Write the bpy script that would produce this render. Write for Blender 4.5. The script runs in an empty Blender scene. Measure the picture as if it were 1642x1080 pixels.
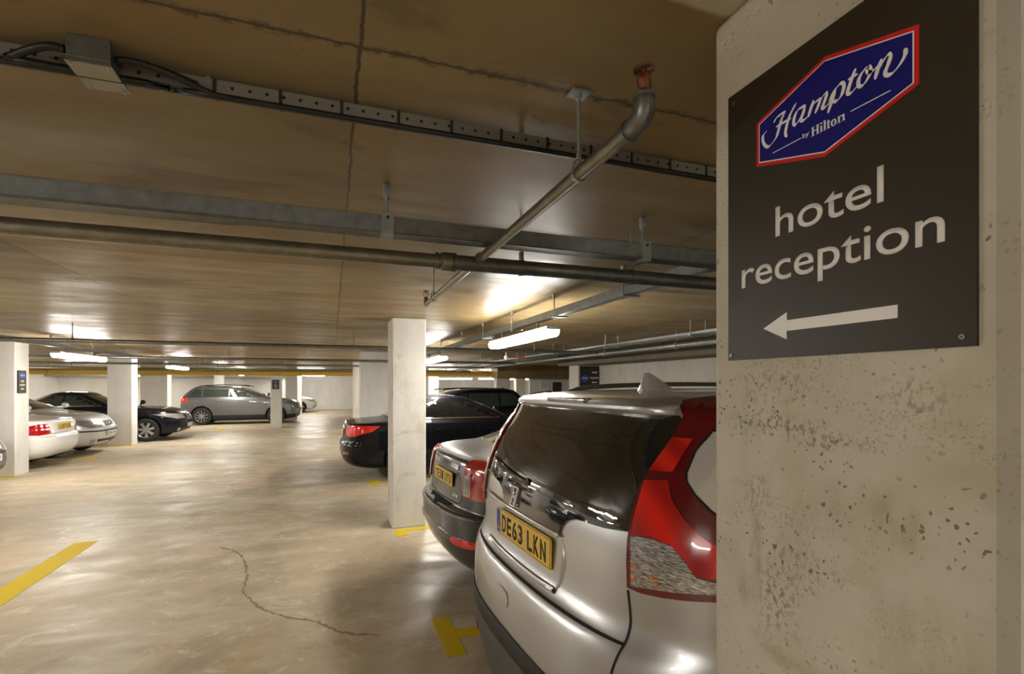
import bpy, bmesh, math, random
from mathutils import Vector, Matrix
from mathutils.bvhtree import BVHTree
random.seed(7)
R = math.radians
COL = bpy.context.scene.collection

# ---------------------------------------------------------------- materials
def newmat(name):
    m = bpy.data.materials.new(name); m.use_nodes = True
    nt = m.node_tree; b = nt.nodes['Principled BSDF']
    return m, nt, b
def simple(name, col, rough=.5, metal=0., coat=0., emit=None, es=0., spec=.5, alpha=1., trans=0.):
    m, nt, b = newmat(name)
    b.inputs['Base Color'].default_value = (*col, 1)
    b.inputs['Roughness'].default_value = rough
    b.inputs['Metallic'].default_value = metal
    b.inputs['Coat Weight'].default_value = coat
    b.inputs['Coat Roughness'].default_value = .04
    b.inputs['Specular IOR Level'].default_value = spec
    b.inputs['Transmission Weight'].default_value = trans
    if emit:
        b.inputs['Emission Color'].default_value = (*emit, 1)
        b.inputs['Emission Strength'].default_value = es
    return m
class N:
    def __init__(s, nt): s.nt = nt
    def node(s, t, **kw):
        n = s.nt.nodes.new(t)
        for k, v in kw.items():
            if k.startswith('i_'):
                key = k[2:]; key = int(key) if key.isdigit() else key.replace('_', ' ')
                inp = n.inputs[key]
                if hasattr(v, 'is_output') or isinstance(v, bpy.types.NodeSocket): s.nt.links.new(v, inp)
                else: inp.default_value = v
            else: setattr(n, k, v)
        return n
    def math(s, op, a, b=0., c=None, clamp=False):
        n = s.nt.nodes.new('ShaderNodeMath'); n.operation = op; n.use_clamp = clamp
        for i, v in enumerate((a, b, c)):
            if v is None: continue
            if isinstance(v, bpy.types.NodeSocket): s.nt.links.new(v, n.inputs[i])
            else: n.inputs[i].default_value = v
        return n.outputs[0]
    def coord(s, scale=(1, 1, 1)):
        tc = s.node('ShaderNodeTexCoord')
        mp = s.node('ShaderNodeMapping'); mp.inputs['Scale'].default_value = scale
        s.nt.links.new(tc.outputs['Object'], mp.inputs['Vector'])
        return mp.outputs[0]
    def noise(s, vec, scale, detail=4, rough=.55, dist=0.):
        n = s.node('ShaderNodeTexNoise'); s.nt.links.new(vec, n.inputs['Vector'])
        n.inputs['Scale'].default_value = scale; n.inputs['Detail'].default_value = detail
        n.inputs['Roughness'].default_value = rough; n.inputs['Distortion'].default_value = dist
        return n.outputs['Fac']
    def ramp(s, fac, stops):
        n = s.nt.nodes.new('ShaderNodeValToRGB'); s.nt.links.new(fac, n.inputs[0])
        e = n.color_ramp.elements
        while len(e) < len(stops): e.new(.5)
        for x, (p, c) in zip(e, stops):
            x.position = p; x.color = (*c, 1) if len(c) == 3 else c
        return n.outputs[0]
    def rng(s, fac, a, b, c=0., d=1.):
        n = s.node('ShaderNodeMapRange'); s.nt.links.new(fac, n.inputs[0])
        for i, v in enumerate((a, b, c, d)): n.inputs[i+1].default_value = v
        return n.outputs[0]
    def mix(s, fac, a, b, mode='MIX'):
        n = s.node('ShaderNodeMix', data_type='RGBA', blend_type=mode)
        for i, v in ((0, fac), (6, a), (7, b)):
            if isinstance(v, bpy.types.NodeSocket): s.nt.links.new(v, n.inputs[i])
            else: n.inputs[i].default_value = v if i == 0 else (*v, 1)
        return n.outputs[2]
    def bump(s, h, strength=.2, dist=.01):
        n = s.node('ShaderNodeBump'); n.inputs['Strength'].default_value = strength
        n.inputs['Distance'].default_value = dist; s.nt.links.new(h, n.inputs['Height'])
        s.nt.links.new(n.outputs[0], s.nt.nodes['Principled BSDF'].inputs['Normal'])
    def out(s, key, v): s.nt.links.new(v, s.nt.nodes['Principled BSDF'].inputs[key])
    def line(s, v, off, period, half):
        a = s.math('SUBTRACT', v, off)
        a = s.math('PINGPONG', a, period/2)       # 0 at multiples of period
        return s.rng(a, half, half*.4, 0, 1)

def m_ceiling():
    m, nt, b = newmat('ceiling_concrete'); n = N(nt)
    v = n.coord(); ve = n.coord((.45, 1.6, 1))
    big = n.noise(v, .9, 4, .6); streak = n.noise(ve, 2.2, 6, .6, .4); spots = n.noise(ve, 1.3, 3, .55, .3)
    sep = n.node('ShaderNodeSeparateXYZ'); nt.links.new(v, sep.inputs[0])
    X, Y = sep.outputs[0], sep.outputs[1]
    col = n.ramp(streak, [(.25, (.195, .150, .070)), (.55, (.275, .215, .108)), (.8, (.34, .27, .15))])
    col = n.mix(n.rng(big, .35, .7), col, (.26, .165, .07), 'MIX')
    col = n.mix(n.math('MULTIPLY', n.rng(spots, .58, .64), .42), col, (.09, .065, .035))
    px = n.math('FLOOR', n.math('DIVIDE', n.math('SUBTRACT', X, .06), 1.75)); py = n.math('FLOOR', n.math('DIVIDE', n.math('SUBTRACT', Y, 1.22), 1.17))
    cb = n.node('ShaderNodeCombineXYZ', i_0=px, i_1=py)
    wn = n.node('ShaderNodeTexWhiteNoise', noise_dimensions='2D'); nt.links.new(cb.outputs[0], wn.inputs['Vector'])
    tone = n.rng(wn.outputs[0], 0, 1, .84, 1.16)
    tv = n.node('ShaderNodeCombineXYZ', i_0=tone, i_1=tone, i_2=tone)
    col = n.mix(1., col, tv.outputs[0], 'MULTIPLY')
    wob = n.rng(n.noise(v, 9, 3, .7), 0, 1, -.012, .012)
    l1 = n.line(n.math('ADD', Y, wob), 1.22, 1.17, .007); l2 = n.line(n.math('ADD', X, wob), .06, 1.75, .007)
    near = n.rng(n.math('ABSOLUTE', n.math('SUBTRACT', n.math('ADD', Y, n.math('MULTIPLY', wob, 2.)), 1.22)), .022, .006, 0, 1)
    rag = n.rng(n.noise(v, 30, 3, .7), .42, .6)
    ln = n.math('MAXIMUM', n.math('MAXIMUM', l1, l2), n.math('MULTIPLY', near, rag))
    col = n.mix(n.math('MULTIPLY', ln, .9), col, (.055, .04, .022))
    pock = n.node('ShaderNodeTexVoronoi', i_Scale=26.); nt.links.new(v, pock.inputs['Vector'])
    pk = n.math('MULTIPLY', n.rng(pock.outputs['Distance'], .10, .06), n.rng(n.noise(v, 2.5, 2), .6, .66))
    col = n.mix(n.math('MULTIPLY', pk, .7), col, (.05, .035, .02))
    st = n.math('MULTIPLY', n.rng(n.noise(n.coord((.6, 1.3, 1)), 2.1, 5, .6, .2), .60, .64), .4)
    col = n.mix(st, col, (.10, .078, .045))
    col = n.mix(n.rng(n.math('ADD', Y, wob), .87, .855), col, (.52, .46, .36))
    n.out('Base Color', col)
    n.out('Roughness', n.rng(n.noise(ve, 2.6, 5, .65), .3, .7, .30, .6))
    h = n.math('SUBTRACT', n.math('MULTIPLY', n.noise(ve, 3., 5, .6), .5), ln)
    n.bump(h, .2, .012); b.inputs['Specular IOR Level'].default_value = .34
    return m
def m_floor():
    m, nt, b = newmat('floor_sealed_concrete'); n = N(nt)
    v = n.coord(); ve = n.coord((.5, 1.4, 1))
    a = n.noise(v, .55, 5, .6, .5); s2 = n.noise(ve, 2.4, 7, .62, .3); s3 = n.noise(v, 14, 5, .7)
    col = n.ramp(s2, [(.28, (.34, .28, .19)), (.5, (.50, .43, .315)), (.72, (.64, .58, .45))])
    col = n.mix(n.rng(a, .40, .62, 0, .8), col, (.49, .37, .235))
    col = n.mix(n.math('MULTIPLY', n.rng(n.noise(v, 1.1, 4, .65, .8), .50, .64), .55), col, (.30, .255, .17))
    col = n.mix(n.math('MULTIPLY', n.rng(s3, .5, .75), .25), col, (.22, .16, .1))
    dots = n.node('ShaderNodeTexVoronoi', i_Scale=3.4); nt.links.new(v, dots.inputs['Vector'])
    col = n.mix(n.math('MULTIPLY', n.rng(dots.outputs['Distance'], .03, .018), .5), col, (.12, .08, .05))
    col = n.mix(n.math('MULTIPLY', n.rng(n.noise(v, 3.1, 8, .75, 1.2), .54, .64), .5), col, (.74, .68, .55))
    n.out('Base Color', col)
    n.out('Roughness', n.rng(n.noise(ve, 1.8, 7, .7, .6), .3, .68, .26, .62))
    h = n.math('ADD', n.math('MULTIPLY', n.noise(v, 2.2, 4, .6), 1.), n.math('MULTIPLY', s3, .12))
    n.bump(h, .12, .012)
    return m
def m_concrete(name, base, dark, pocks=1., rough=.75, lines=True, amt=.5, spots=()):
    m, nt, b = newmat(name); n = N(nt)
    v = n.coord(); vs = n.coord((1, 1, .5)); vh = n.coord((1, 1, 3))
    c = n.mix(n.rng(n.noise(vs, 3.1, 5, .6), .3, .7), base, tuple(x*.82 for x in base))
    c = n.mix(n.math('MULTIPLY', n.rng(n.noise(v, 2.2, 4, .65, .6), .52, .72), amt), c, dark)
    c = n.mix(n.math('MULTIPLY', n.rng(n.noise(vh, 2.6, 6, .65, .3), .60, .70), amt*.8), c, dark)
    gr = n.rng(n.noise(v, 160, 3, .8), .54, .64)
    band = n.rng(n.noise(n.coord((1, 1, 2.2)), 2.4, 5, .7, .4), .52, .62)
    c = n.mix(n.math('MULTIPLY', n.math('MULTIPLY', gr, band), .75*pocks, clamp=True), c, tuple(x*.55 for x in dark))
    vo = n.node('ShaderNodeTexVoronoi', i_Scale=75.); nt.links.new(v, vo.inputs['Vector'])
    cl = n.rng(n.noise(vh, 1.9, 4, .65), .44, .6)
    siz = n.rng(n.noise(v, 40, 1), .3, .7, .08, .30)
    pk = n.math('MULTIPLY', n.math('LESS_THAN', vo.outputs['Distance'], siz), cl)
    c = n.mix(n.math('MULTIPLY', pk, .85*pocks, clamp=True), c, tuple(x*.35 for x in dark))
    wv = n.node('ShaderNodeTexNoise', i_Scale=30., i_Detail=3.); nt.links.new(v, wv.inputs['Vector'])
    wv2 = n.node('ShaderNodeVectorMath', operation='MULTIPLY_ADD'); nt.links.new(wv.outputs['Color'], wv2.inputs[0]); wv2.inputs[1].default_value = (.03, .03, .03); nt.links.new(v, wv2.inputs[2])
    nt.links.new(wv2.outputs[0], vo.inputs['Vector'])
    vo2 = n.node('ShaderNodeTexVoronoi', i_Scale=30.); nt.links.new(wv2.outputs[0], vo2.inputs['Vector'])
    p2 = n.math('MULTIPLY', n.math('LESS_THAN', vo2.outputs['Distance'], .08), n.rng(n.noise(v, 2.6, 4, .6), .52, .60))
    c = n.mix(n.math('MULTIPLY', p2, .7*pocks, clamp=True), c, tuple(x*.4 for x in dark))
    if spots:
        sp_ = n.node('ShaderNodeSeparateXYZ'); nt.links.new(wv2.outputs[0], sp_.inputs[0])
        fine = n.rng(n.noise(n.coord((1, 1, .7)), 95, 4, .75), .50, .58)
        soft = n.rng(n.noise(n.coord((1, 1, .35)), 20, 5, .7), .38, .62)
        for ly, lz, sy, sz, am, hard in spots:
            a1 = n.math('DIVIDE', n.math('SUBTRACT', sp_.outputs[1], ly+.015), sy); a2 = n.math('DIVIDE', n.math('SUBTRACT', sp_.outputs[2], lz+.015), sz)
            dd = n.math('SQRT', n.math('ADD', n.math('MULTIPLY', a1, a1), n.math('MULTIPLY', a2, a2)))
            k = n.math('MULTIPLY', n.rng(dd, 1., .3), fine if hard else soft)
            c = n.mix(n.math('MULTIPLY', k, am), c, (.13, .105, .055) if hard else (.27, .215, .11))
    n.out('Base Color', c); b.inputs['Roughness'].default_value = rough
    h = n.math('SUBTRACT', n.math('MULTIPLY', n.noise(v, 60, 4, .7), .35), n.math('ADD', pk, p2))
    n.bump(h, .22, .003)
    return m
def m_paint_wall():
    m, nt, b = newmat('wall_paint'); n = N(nt); v = n.coord((1, 1, .6))
    c = n.mix(n.rng(n.noise(v, 1.4, 5, .6), .35, .7), (.82, .81, .78), (.70, .68, .64))
    n.out('Base Color', c); b.inputs['Roughness'].default_value = .6
    return m
def m_galv(name, base=(.33, .36, .38), rough=.42, metal=.75):
    m, nt, b = newmat(name); n = N(nt); v = n.coord()
    c = n.mix(n.rng(n.noise(v, 18, 4, .6), .3, .7), base, tuple(x*.68 for x in base))
    c = n.mix(n.math('MULTIPLY', n.rng(n.noise(v, 6, 3), .62, .75), .4), c, (.2, .15, .09))
    n.out('Base Color', c); b.inputs['Roughness'].default_value = rough; b.inputs['Metallic'].default_value = metal
    return m
def m_perf():
    m, nt, b = newmat('perforated_steel'); n = N(nt); v = n.coord()
    sep = n.node('ShaderNodeSeparateXYZ'); nt.links.new(v, sep.inputs[0])
    dx = n.math('PINGPONG', sep.outputs[0], .02)
    geo = n.node('ShaderNodeNewGeometry'); sn = n.node('ShaderNodeSeparateXYZ'); nt.links.new(geo.outputs['Normal'], sn.inputs[0])
    dyz = n.math('SUBTRACT', sep.outputs[2], 2.432)
    d = n.math('SQRT', n.math('ADD', n.math('MULTIPLY', dx, dx), n.math('MULTIPLY', dyz, dyz)))
    hole = n.math('LESS_THAN', d, .0045)
    c = n.mix(hole, (.21, .195, .165), (.01, .01, .01))
    dy2 = n.math('SUBTRACT', sep.outputs[1], 1.476)
    d2 = n.math('SQRT', n.math('ADD', n.math('MULTIPLY', dx, dx), n.math('MULTIPLY', dy2, dy2)))
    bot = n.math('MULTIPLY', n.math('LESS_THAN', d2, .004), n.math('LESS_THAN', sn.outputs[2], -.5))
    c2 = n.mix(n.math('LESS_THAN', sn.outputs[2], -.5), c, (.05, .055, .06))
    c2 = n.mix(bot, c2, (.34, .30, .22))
    n.out('Base Color', c2); b.inputs['Roughness'].default_value = .5; b.inputs['Metallic'].default_value = .4
    return m
def m_redlamp():
    m, nt, b = newmat('red_lens_ribbed'); n = N(nt); v = n.coord((1, 1, 1))
    w = n.node('ShaderNodeTexWave', i_Scale=5., i_Distortion=1.5, i_Detail=1.); nt.links.new(v, w.inputs['Vector'])
    c = n.mix(w.outputs['Fac'], (.40, .004, .005), (.80, .016, .010))
    n.out('Base Color', c); b.inputs['Roughness'].default_value = .18; b.inputs['Coat Weight'].default_value = 1
    return m
def m_clearlamp():
    m, nt, b = newmat('clear_lens_ribbed'); n = N(nt); v = n.coord((1, 1, 1))
    w = n.noise(n.coord((14, 14, 150)), 3, 5, .7); k = n.node('ShaderNodeTexVoronoi', i_Scale=40.); nt.links.new(v, k.inputs['Vector'])
    c = n.ramp(w, [(.38, (.05, .05, .05)), (.5, (.35, .34, .33)), (.64, (.85, .83, .8))])
    c = n.mix(n.rng(k.outputs['Distance'], .25, .1, 0, .6), c, (.15, .15, .15))
    n.out('Base Color', c); b.inputs['Roughness'].default_value = .2; b.inputs['Coat Weight'].default_value = 1; b.inputs['Metallic'].default_value = .5
    return m
def m_line():
    m, nt, b = newmat('yellow_line_paint'); n = N(nt); v = n.coord()
    c = n.mix(n.rng(n.noise(v, 12, 6, .7), .5, .75, 0, .35), (.62, .44, .004), (.34, .25, .06))
    n.out('Base Color', c); b.inputs['Roughness'].default_value = .65; b.inputs['Specular IOR Level'].default_value = .25
    return m
M = {}
M['ceiling'] = m_ceiling(); M['floor'] = m_floor()
M['pillar_near'] = m_concrete('pillar_concrete', (.60, .56, .475), (.38, .33, .22), 1., .78, amt=.8,
    spots=((.36, 1.605, .14, .030, .8, True), (.25, 1.585, .10, .022, .7, True), (.36, 1.68, .12, .05, .5, True), (.12, 1.66, .07, .05, .5, True), (.40, 1.47, .04, .06, .5, True), (.355, 1.27, .06, .10, .7, True), (.30, 1.36, .09, .05, .5, True), (.405, 1.36, .018, .11, .8, False), (.43, 1.27, .03, .05, .6, False), (.16, 1.47, .12, .07, .45, False), (.10, 1.30, .14, .10, .35, False), (.42, 1.58, .03, .2, .3, False)))
M['pillar_side'] = m_concrete('pillar_concrete_far', (.68, .65, .60), (.40, .33, .24), .6, .7, amt=.85)
M['pillar_white'] = m_concrete('pillar_painted', (.76, .74, .69), (.55, .5, .42), .1, .6, amt=.2)
M['conc_wall'] = m_concrete('wall_concrete', (.46, .43, .37), (.27, .22, .16), .5, .8, amt=.4)
M['wall'] = m_paint_wall()
M['galv'] = m_galv('galvanised_steel'); M['galv_dark'] = m_galv('galvanised_pipe', (.23, .24, .235), .38, .8)
M['galv_warm'] = m_galv('steel_pipe_warm', (.30, .28, .22), .36, .8)
M['galv_light'] = m_galv('zinc_bracket', (.42, .46, .47), .45, .6)
M['perf'] = m_perf()
M['line'] = m_line()
M['black'] = simple('black_plastic', (.012, .012, .013), .5)
M['trim_grey'] = simple('grey_bumper_plastic', (.075, .073, .07), .5)
M['cable'] = simple('black_cable', (.006, .006, .006), .45)
M['tyre'] = simple('tyre_rubber', (.018, .018, .018), .75)
M['alloy'] = simple('alloy_wheel', (.55, .55, .56), .3, .85)
M['chrome'] = simple('chrome', (.72, .72, .73), .12, 1.)
M['glass'] = simple('tinted_car_glass', (.008, .010, .009), .03, 0, 1.)
M['glass_g'] = simple('green_car_glass', (.03, .045, .038), .04, 0, 1.)
M['silver'] = simple('silver_paint', (.50, .505, .515), .33, .72, .8)
M['silver2'] = simple('pale_silver_paint', (.58, .58, .57), .35, .45, .9)
M['grey_suv'] = simple('grey_paint', (.17, .175, .18), .35, .6, .9)
M['darkgrey'] = simple('dark_grey_paint', (.040, .041, .046), .34, .45, .8)
M['black_paint'] = simple('black_paint', (.002, .002, .006), .45, 0., .55, spec=.12)
M['white_paint'] = simple('white_paint', (.80, .80, .78), .35, 0, .9)
M['roof_grey'] = simple('roof_grey_paint', (.16, .155, .15), .3, .6, 1.)
M['gloss_black'] = simple('gloss_black_trim', (.008, .008, .009), .06, 0, 1.)
M['glass_painted_glare'] = simple('quarter_glass_painted_glare', (.78, .79, .80), .08, .35, 1.)  # pale base colour painted in for the bright reflection on dark glass
M['seam'] = simple('panel_gap', (.006, .006, .006), .8)
M['red'] = simple('red_lens', (.42, .004, .006), .12, 0, 1.)
M['red_dark'] = simple('dark_red_lens', (.13, .002, .008), .12, 0, 1.)
M['red_rib'] = m_redlamp(); M['clear_rib'] = m_clearlamp()
M['red_bright'] = simple('bright_red_lens', (.85, .02, .01), .15, 0, 1.)
M['amber'] = simple('amber_bulb', (.8, .22, .02), .2, 0, 1.)
M['lens'] = M['clear_rib']
M['plate_y'] = simple('plate_yellow', (.80, .50, .03), .4, 0, .3)
M['plate_w'] = simple('plate_white', (.75, .75, .75), .4)
M['plate_blue'] = simple('plate_blue', (.02, .07, .45), .4)
M['ink'] = simple('plate_ink', (.015, .012, .01), .5)
M['sign_brown'] = simple('sign_brown', (.030, .023, .013), .42, 0, .0, spec=.35)
M['sign_white'] = simple('sign_white', (.84, .83, .82), .5)
M['logo_blue'] = simple('logo_blue', (.004, .004, .17), .45, spec=.3)
M['logo_red'] = simple('logo_red', (.62, .008, .012), .4)
M['logo_white'] = simple('logo_white', (.84, .82, .86), .5)
M['lamp'] = simple('lamp_diffuser', (.9, .9, .9), .4, emit=(1., .965, .89), es=30.)
M['housing'] = simple('lamp_housing', (.6, .6, .58), .5)
M['yellow_pipe'] = simple('yellow_pipe_paint', (.50, .33, .03), .4)
M['copper'] = simple('sprinkler_bronze', (.22, .10, .06), .35, .8)
M['bulb_red'] = simple('sprinkler_bulb', (.65, .02, .02), .2, 0, 1.)
M['crack'] = simple('floor_crack_dirt', (.27, .20, .115), .6)
M['poster'] = simple('poster_dark', (.05, .04, .03), .5)

# ---------------------------------------------------------------- mesh helpers
def link(o, parent=None):
    COL.objects.link(o)
    if parent: o.parent = parent
    return o
def from_bm(name, bm, mats, parent=None, smooth=False, sharp=None):
    me = bpy.data.meshes.new(name); bm.normal_update(); bm.to_mesh(me); bm.free()
    for m in (mats if isinstance(mats, (list, tuple)) else [mats]): me.materials.append(m)
    if smooth:
        for p in me.polygons: p.use_smooth = True
        if sharp: me.set_sharp_from_angle(angle=R(sharp))
    return link(bpy.data.objects.new(name, me), parent)
def box(bm, x0, x1, y0, y1, z0, z1, bev=0.):
    g = bmesh.ops.create_cube(bm, size=1.)
    for v in g['verts']:
        v.co = Vector(((x0+x1)/2+v.co.x*(x1-x0), (y0+y1)/2+v.co.y*(y1-y0), (z0+z1)/2+v.co.z*(z1-z0)))
    if bev:
        es = list({e for v in g['verts'] for e in v.link_edges})
        bmesh.ops.bevel(bm, geom=es, offset=bev, segments=2, affect='EDGES', profile=.5)
def tube(bm, pts, r, seg=16, cap=True):
    pts = [Vector(p) for p in pts]; rings = []
    rs = r if isinstance(r, (list, tuple)) else [r]*len(pts)
    t0 = (pts[1]-pts[0]).normalized(); up = Vector((0, 0, 1)) if abs(t0.z) < .9 else Vector((1, 0, 0))
    nrm = t0.cross(up).normalized()
    for i, p in enumerate(pts):
        t = (pts[min(i+1, len(pts)-1)]-pts[max(i-1, 0)]).normalized()
        nrm = (nrm - t*nrm.dot(t)).normalized(); bn = t.cross(nrm)
        rings.append([bm.verts.new(p+(nrm*math.cos(2*math.pi*k/seg)+bn*math.sin(2*math.pi*k/seg))*rs[i]) for k in range(seg)])
    for a, b in zip(rings, rings[1:]):
        for k in range(seg): bm.faces.new((a[k], a[(k+1) % seg], b[(k+1) % seg], b[k]))
    if cap: bm.faces.new(rings[0][::-1]); bm.faces.new(rings[-1])
def lathe(bm, prof, origin, axis='y', seg=32):
    o = Vector(origin); rings = []
    for r, h in prof:
        ring = []
        for k in range(seg):
            a = 2*math.pi*k/seg; c, s = math.cos(a)*r, math.sin(a)*r
            d = Vector((c, h, s)) if axis == 'y' else Vector((c, s, h)) if axis == 'z' else Vector((h, c, s))
            ring.append(bm.verts.new(o+d))
        rings.append(ring)
    for a, b in zip(rings, rings[1:]):
        for k in range(seg): bm.faces.new((a[k], a[(k+1) % seg], b[(k+1) % seg], b[k]))
    return rings
def empty(name, loc=(0, 0, 0), rz=0.):
    o = bpy.data.objects.new(name, None); COL.objects.link(o); o.empty_display_size = .1
    o.location = loc; o.rotation_euler = (0, 0, rz); return o
def tag(o, label, cat, group=None, kind=None):
    if label: o['label'] = label
    if cat: o['category'] = cat
    if group: o['group'] = group
    if kind: o['kind'] = kind
    return o
def struct(o): o['kind'] = 'structure'; return o
def boxobj(name, dims, mat, parent=None, bev=0.):
    bm = bmesh.new(); box(bm, *dims, bev=bev); return from_bm(name, bm, mat, parent)
def smooth_path(pts, n=6, closed=False):
    P = [Vector(p) for p in pts]; out = []; L = len(P)
    rngi = range(L) if closed else range(L-1)
    for i in rngi:
        g = (lambda k: P[k % L]) if closed else (lambda k: P[max(0, min(L-1, k))])
        p0, p1, p2, p3 = g(i-1), g(i), g(i+1), g(i+2)
        for k in range(n):
            t = k/n
            out.append(.5*((2*p1)+(p2-p0)*t+(2*p0-5*p1+4*p2-p3)*t*t+(3*p1-p0-3*p2+p3)*t**3))
    if not closed: out.append(P[-1])
    return out

# ---------------------------------------------------------------- room
CZ = 2.46                                   # ceiling height
struct(boxobj('floor', (-12.6, 15.2, -4.2, 36.5, -.2, 0), M['floor']))
struct(boxobj('ceiling', (-12.6, 15.2, -4.2, 36.5, CZ, CZ+.05), M['ceiling']))
struct(boxobj('wall_left', (-12.6, -12.4, -4, 36.2, 0, CZ), M['wall']))
struct(boxobj('wall_near', (-12.6, 6.2, -4.2, -4, 0, CZ), M['conc_wall']))
struct(boxobj('wall_back', (-12.4, 15, 36.2, 36.4, 0, CZ), M['wall']))
struct(boxobj('wall_partition', (-12.4, -2.3, 30.2, 30.4, 0, CZ), M['wall']))
struct(boxobj('wall_right', (6, 6.2, -4, 11.5, 0, CZ), M['conc_wall']))
struct(boxobj('wall_return', (6.2, 15, 11.3, 11.5, 0, CZ), M['wall']))
struct(boxobj('wall_far_right', (15, 15.2, 11.3, 36.4, 0, CZ), M['wall']))
struct(boxobj('wall_store', (7.9, 12.4, 20., 20.2, 0, CZ), M['wall']))
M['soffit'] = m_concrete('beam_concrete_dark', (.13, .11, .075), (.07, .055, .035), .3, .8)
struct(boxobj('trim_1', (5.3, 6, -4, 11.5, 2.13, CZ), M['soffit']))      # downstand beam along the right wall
struct(boxobj('trim_2', (-12.4, -2.2, 28.9, 30.2, 2.05, CZ), M['conc_wall']))
struct(boxobj('trim_3', (6.2, 15, 19.2, 20., 1.92, CZ), M['ceiling']))
# floor crack, a thin line of dirt
fl = bpy.data.objects['floor']
def ribbon(bm, pts, widths, z):
    vs = []
    for i, p in enumerate(pts):
        t = (pts[min(i+1, len(pts)-1)]-pts[max(i-1, 0)]).normalized(); nn = Vector((-t.y, t.x, 0))*widths[i]/2
        a, b = p+nn, p-nn; vs.append((bm.verts.new((a.x, a.y, z)), bm.verts.new((b.x, b.y, z))))
    for (a, b), (c, d) in zip(vs, vs[1:]): bm.faces.new((a, b, d, c))
bm = bmesh.new()
cp = smooth_path([(-1.10, 5.95, 0), (-.86, 5.62, 0), (-.72, 5.05, 0), (-.66, 4.55, 0), (-.42, 4.10, 0), (-.12, 3.86, 0), (.06, 3.62, 0), (.30, 3.5, 0)], 14)
cp = [p+Vector((random.uniform(-.009, .009), random.uniform(-.009, .009), 0)) for p in cp]
ribbon(bm, cp, [random.uniform(.006, .03)*(1 if 0 < i < len(cp)-1 else .1) for i in range(len(cp))], .0012)
from_bm('crack', bm, M['crack'], fl)

# pillars
def pillar(x0, x1, y0, y1, mat, label, group=None):
    o = boxobj('pillar', (0, x1-x0, 0, y1-y0, 0, CZ), mat, bev=.012)
    o.location = (x0, y0, 0)
    return tag(o, label, 'pillar', group)
P1 = .79
sign_pillar = pillar(P1, P1+.42, .378, .90, M['pillar_near'], 'large pitted concrete pillar filling the right side, carrying the big hotel reception sign')
# chamfer strip / joint down the near edge of the sign pillar
bm = bmesh.new(); box(bm, -.004, .012, -.006, .018, .05, CZ-.05)
from_bm('edge_joint', bm, M['conc_wall'], sign_pillar)
pillar(.655, 1.05, 6.02, 6.5, M['pillar_side'], 'stained concrete pillar standing beside the dark grey saloon in the middle')
pillar(.62, 1.34, 12.45, 12.95, M['pillar_white'], 'wide white pillar right behind the boot of the black saloon')
pillar(.66, 1.06, 18.0, 18.5, M['pillar_white'], 'far white pillar just left of the wide white pillar behind the black saloon')
pillar(-6.05, -5.46, 11.74, 12.2, M['pillar_white'], 'white pillar at the left edge beside the white coupe')
pillar(-5.76, -5.2, 16.62, 17.06, M['pillar_white'], 'white pillar between the silver saloon and the black saloon on the left')
pillar(-6.6, -5.75, 21.9, 22.4, M['pillar_white'], 'broad white pillar behind the bonnet of the left black saloon')
pillar(-2.26, -1.88, 21.6, 22.0, M['pillar_white'], 'slim pillar with a small dark sign in front of the grey off-roader')
pillar(-2.1, -1.6, 26.2, 26.6, M['pillar_white'], 'white pillar just behind the nose of the grey off-roader')
pillar(-2.1, -1.62, 30.7, 31.1, M['pillar_white'], 'distant white pillar left of the far silver car')
pillar(-5.5, -5.1, 28.4, 28.8, M['pillar_white'], 'distant white pillar above the roof of the grey off-roader')
pillar(4.3, 4.8, 24., 24.4, M['pillar_white'], 'distant white pillar just right of the stained middle pillar')
pillar(6.35, 6.95, 19.8, 20.2, M['pillar_side'], 'distant grey pillar behind the roof of the black people carrier')
pillar(9.4, 9.95, 25.8, 26.2, M['pillar_white'], 'distant lit pillar between the grey pillar and the notice wall')
sp = pillar(5.45, 6.0, 10.7, 11.2, M['conc_wall'], 'concrete pier with the wide hotel sign above the silver car roof')

# ---------------------------------------------------------------- sign lettering helpers
def text_mesh(name, s, mat, parent, width, height_ref, bold=0., depth=.0012, shear=0., place=None):
    cu = bpy.data.curves.new(name, 'FONT'); cu.body = s; cu.size = 1.; cu.offset = bold; cu.shear = shear; cu.resolution_u = 5
    t = bpy.data.objects.new(name, cu); COL.objects.link(t)
    bpy.context.view_layer.update()
    me = bpy.data.meshes.new_from_object(t.evaluated_get(bpy.context.evaluated_depsgraph_get()))
    bpy.data.objects.remove(t)
    bm = bmesh.new(); bm.from_mesh(me); bpy.data.meshes.remove(me)
    xs = [v.co.x for v in bm.verts]; x0, x1 = min(xs), max(xs)
    kx = width/(x1-x0)
    for v in bm.verts: v.co = Vector(((v.co.x-x0)*kx, v.co.y*height_ref, 0))
    g = bmesh.ops.extrude_face_region(bm, geom=bm.faces[:])
    for e in g['geom']:
        if isinstance(e, bmesh.types.BMVert): e.co.z += depth
    for v in bm.verts: v.co = place(v.co)
    bmesh.ops.recalc_face_normals(bm, faces=bm.faces[:])
    return from_bm(name, bm, mat, parent)
def slab(bm, pts2, d0, d1, place):
    a = [bm.verts.new(place(Vector((x, y, d0)))) for x, y in pts2]
    b = [bm.verts.new(place(Vector((x, y, d1)))) for x, y in pts2]
    fs = [bm.faces.new(a[::-1]), bm.faces.new(b)]
    for i in range(len(a)): fs.append(bm.faces.new((a[i], a[(i+1) % len(a)], b[(i+1) % len(a)], b[i])))
    bmesh.ops.recalc_face_normals(bm, faces=fs)
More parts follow.
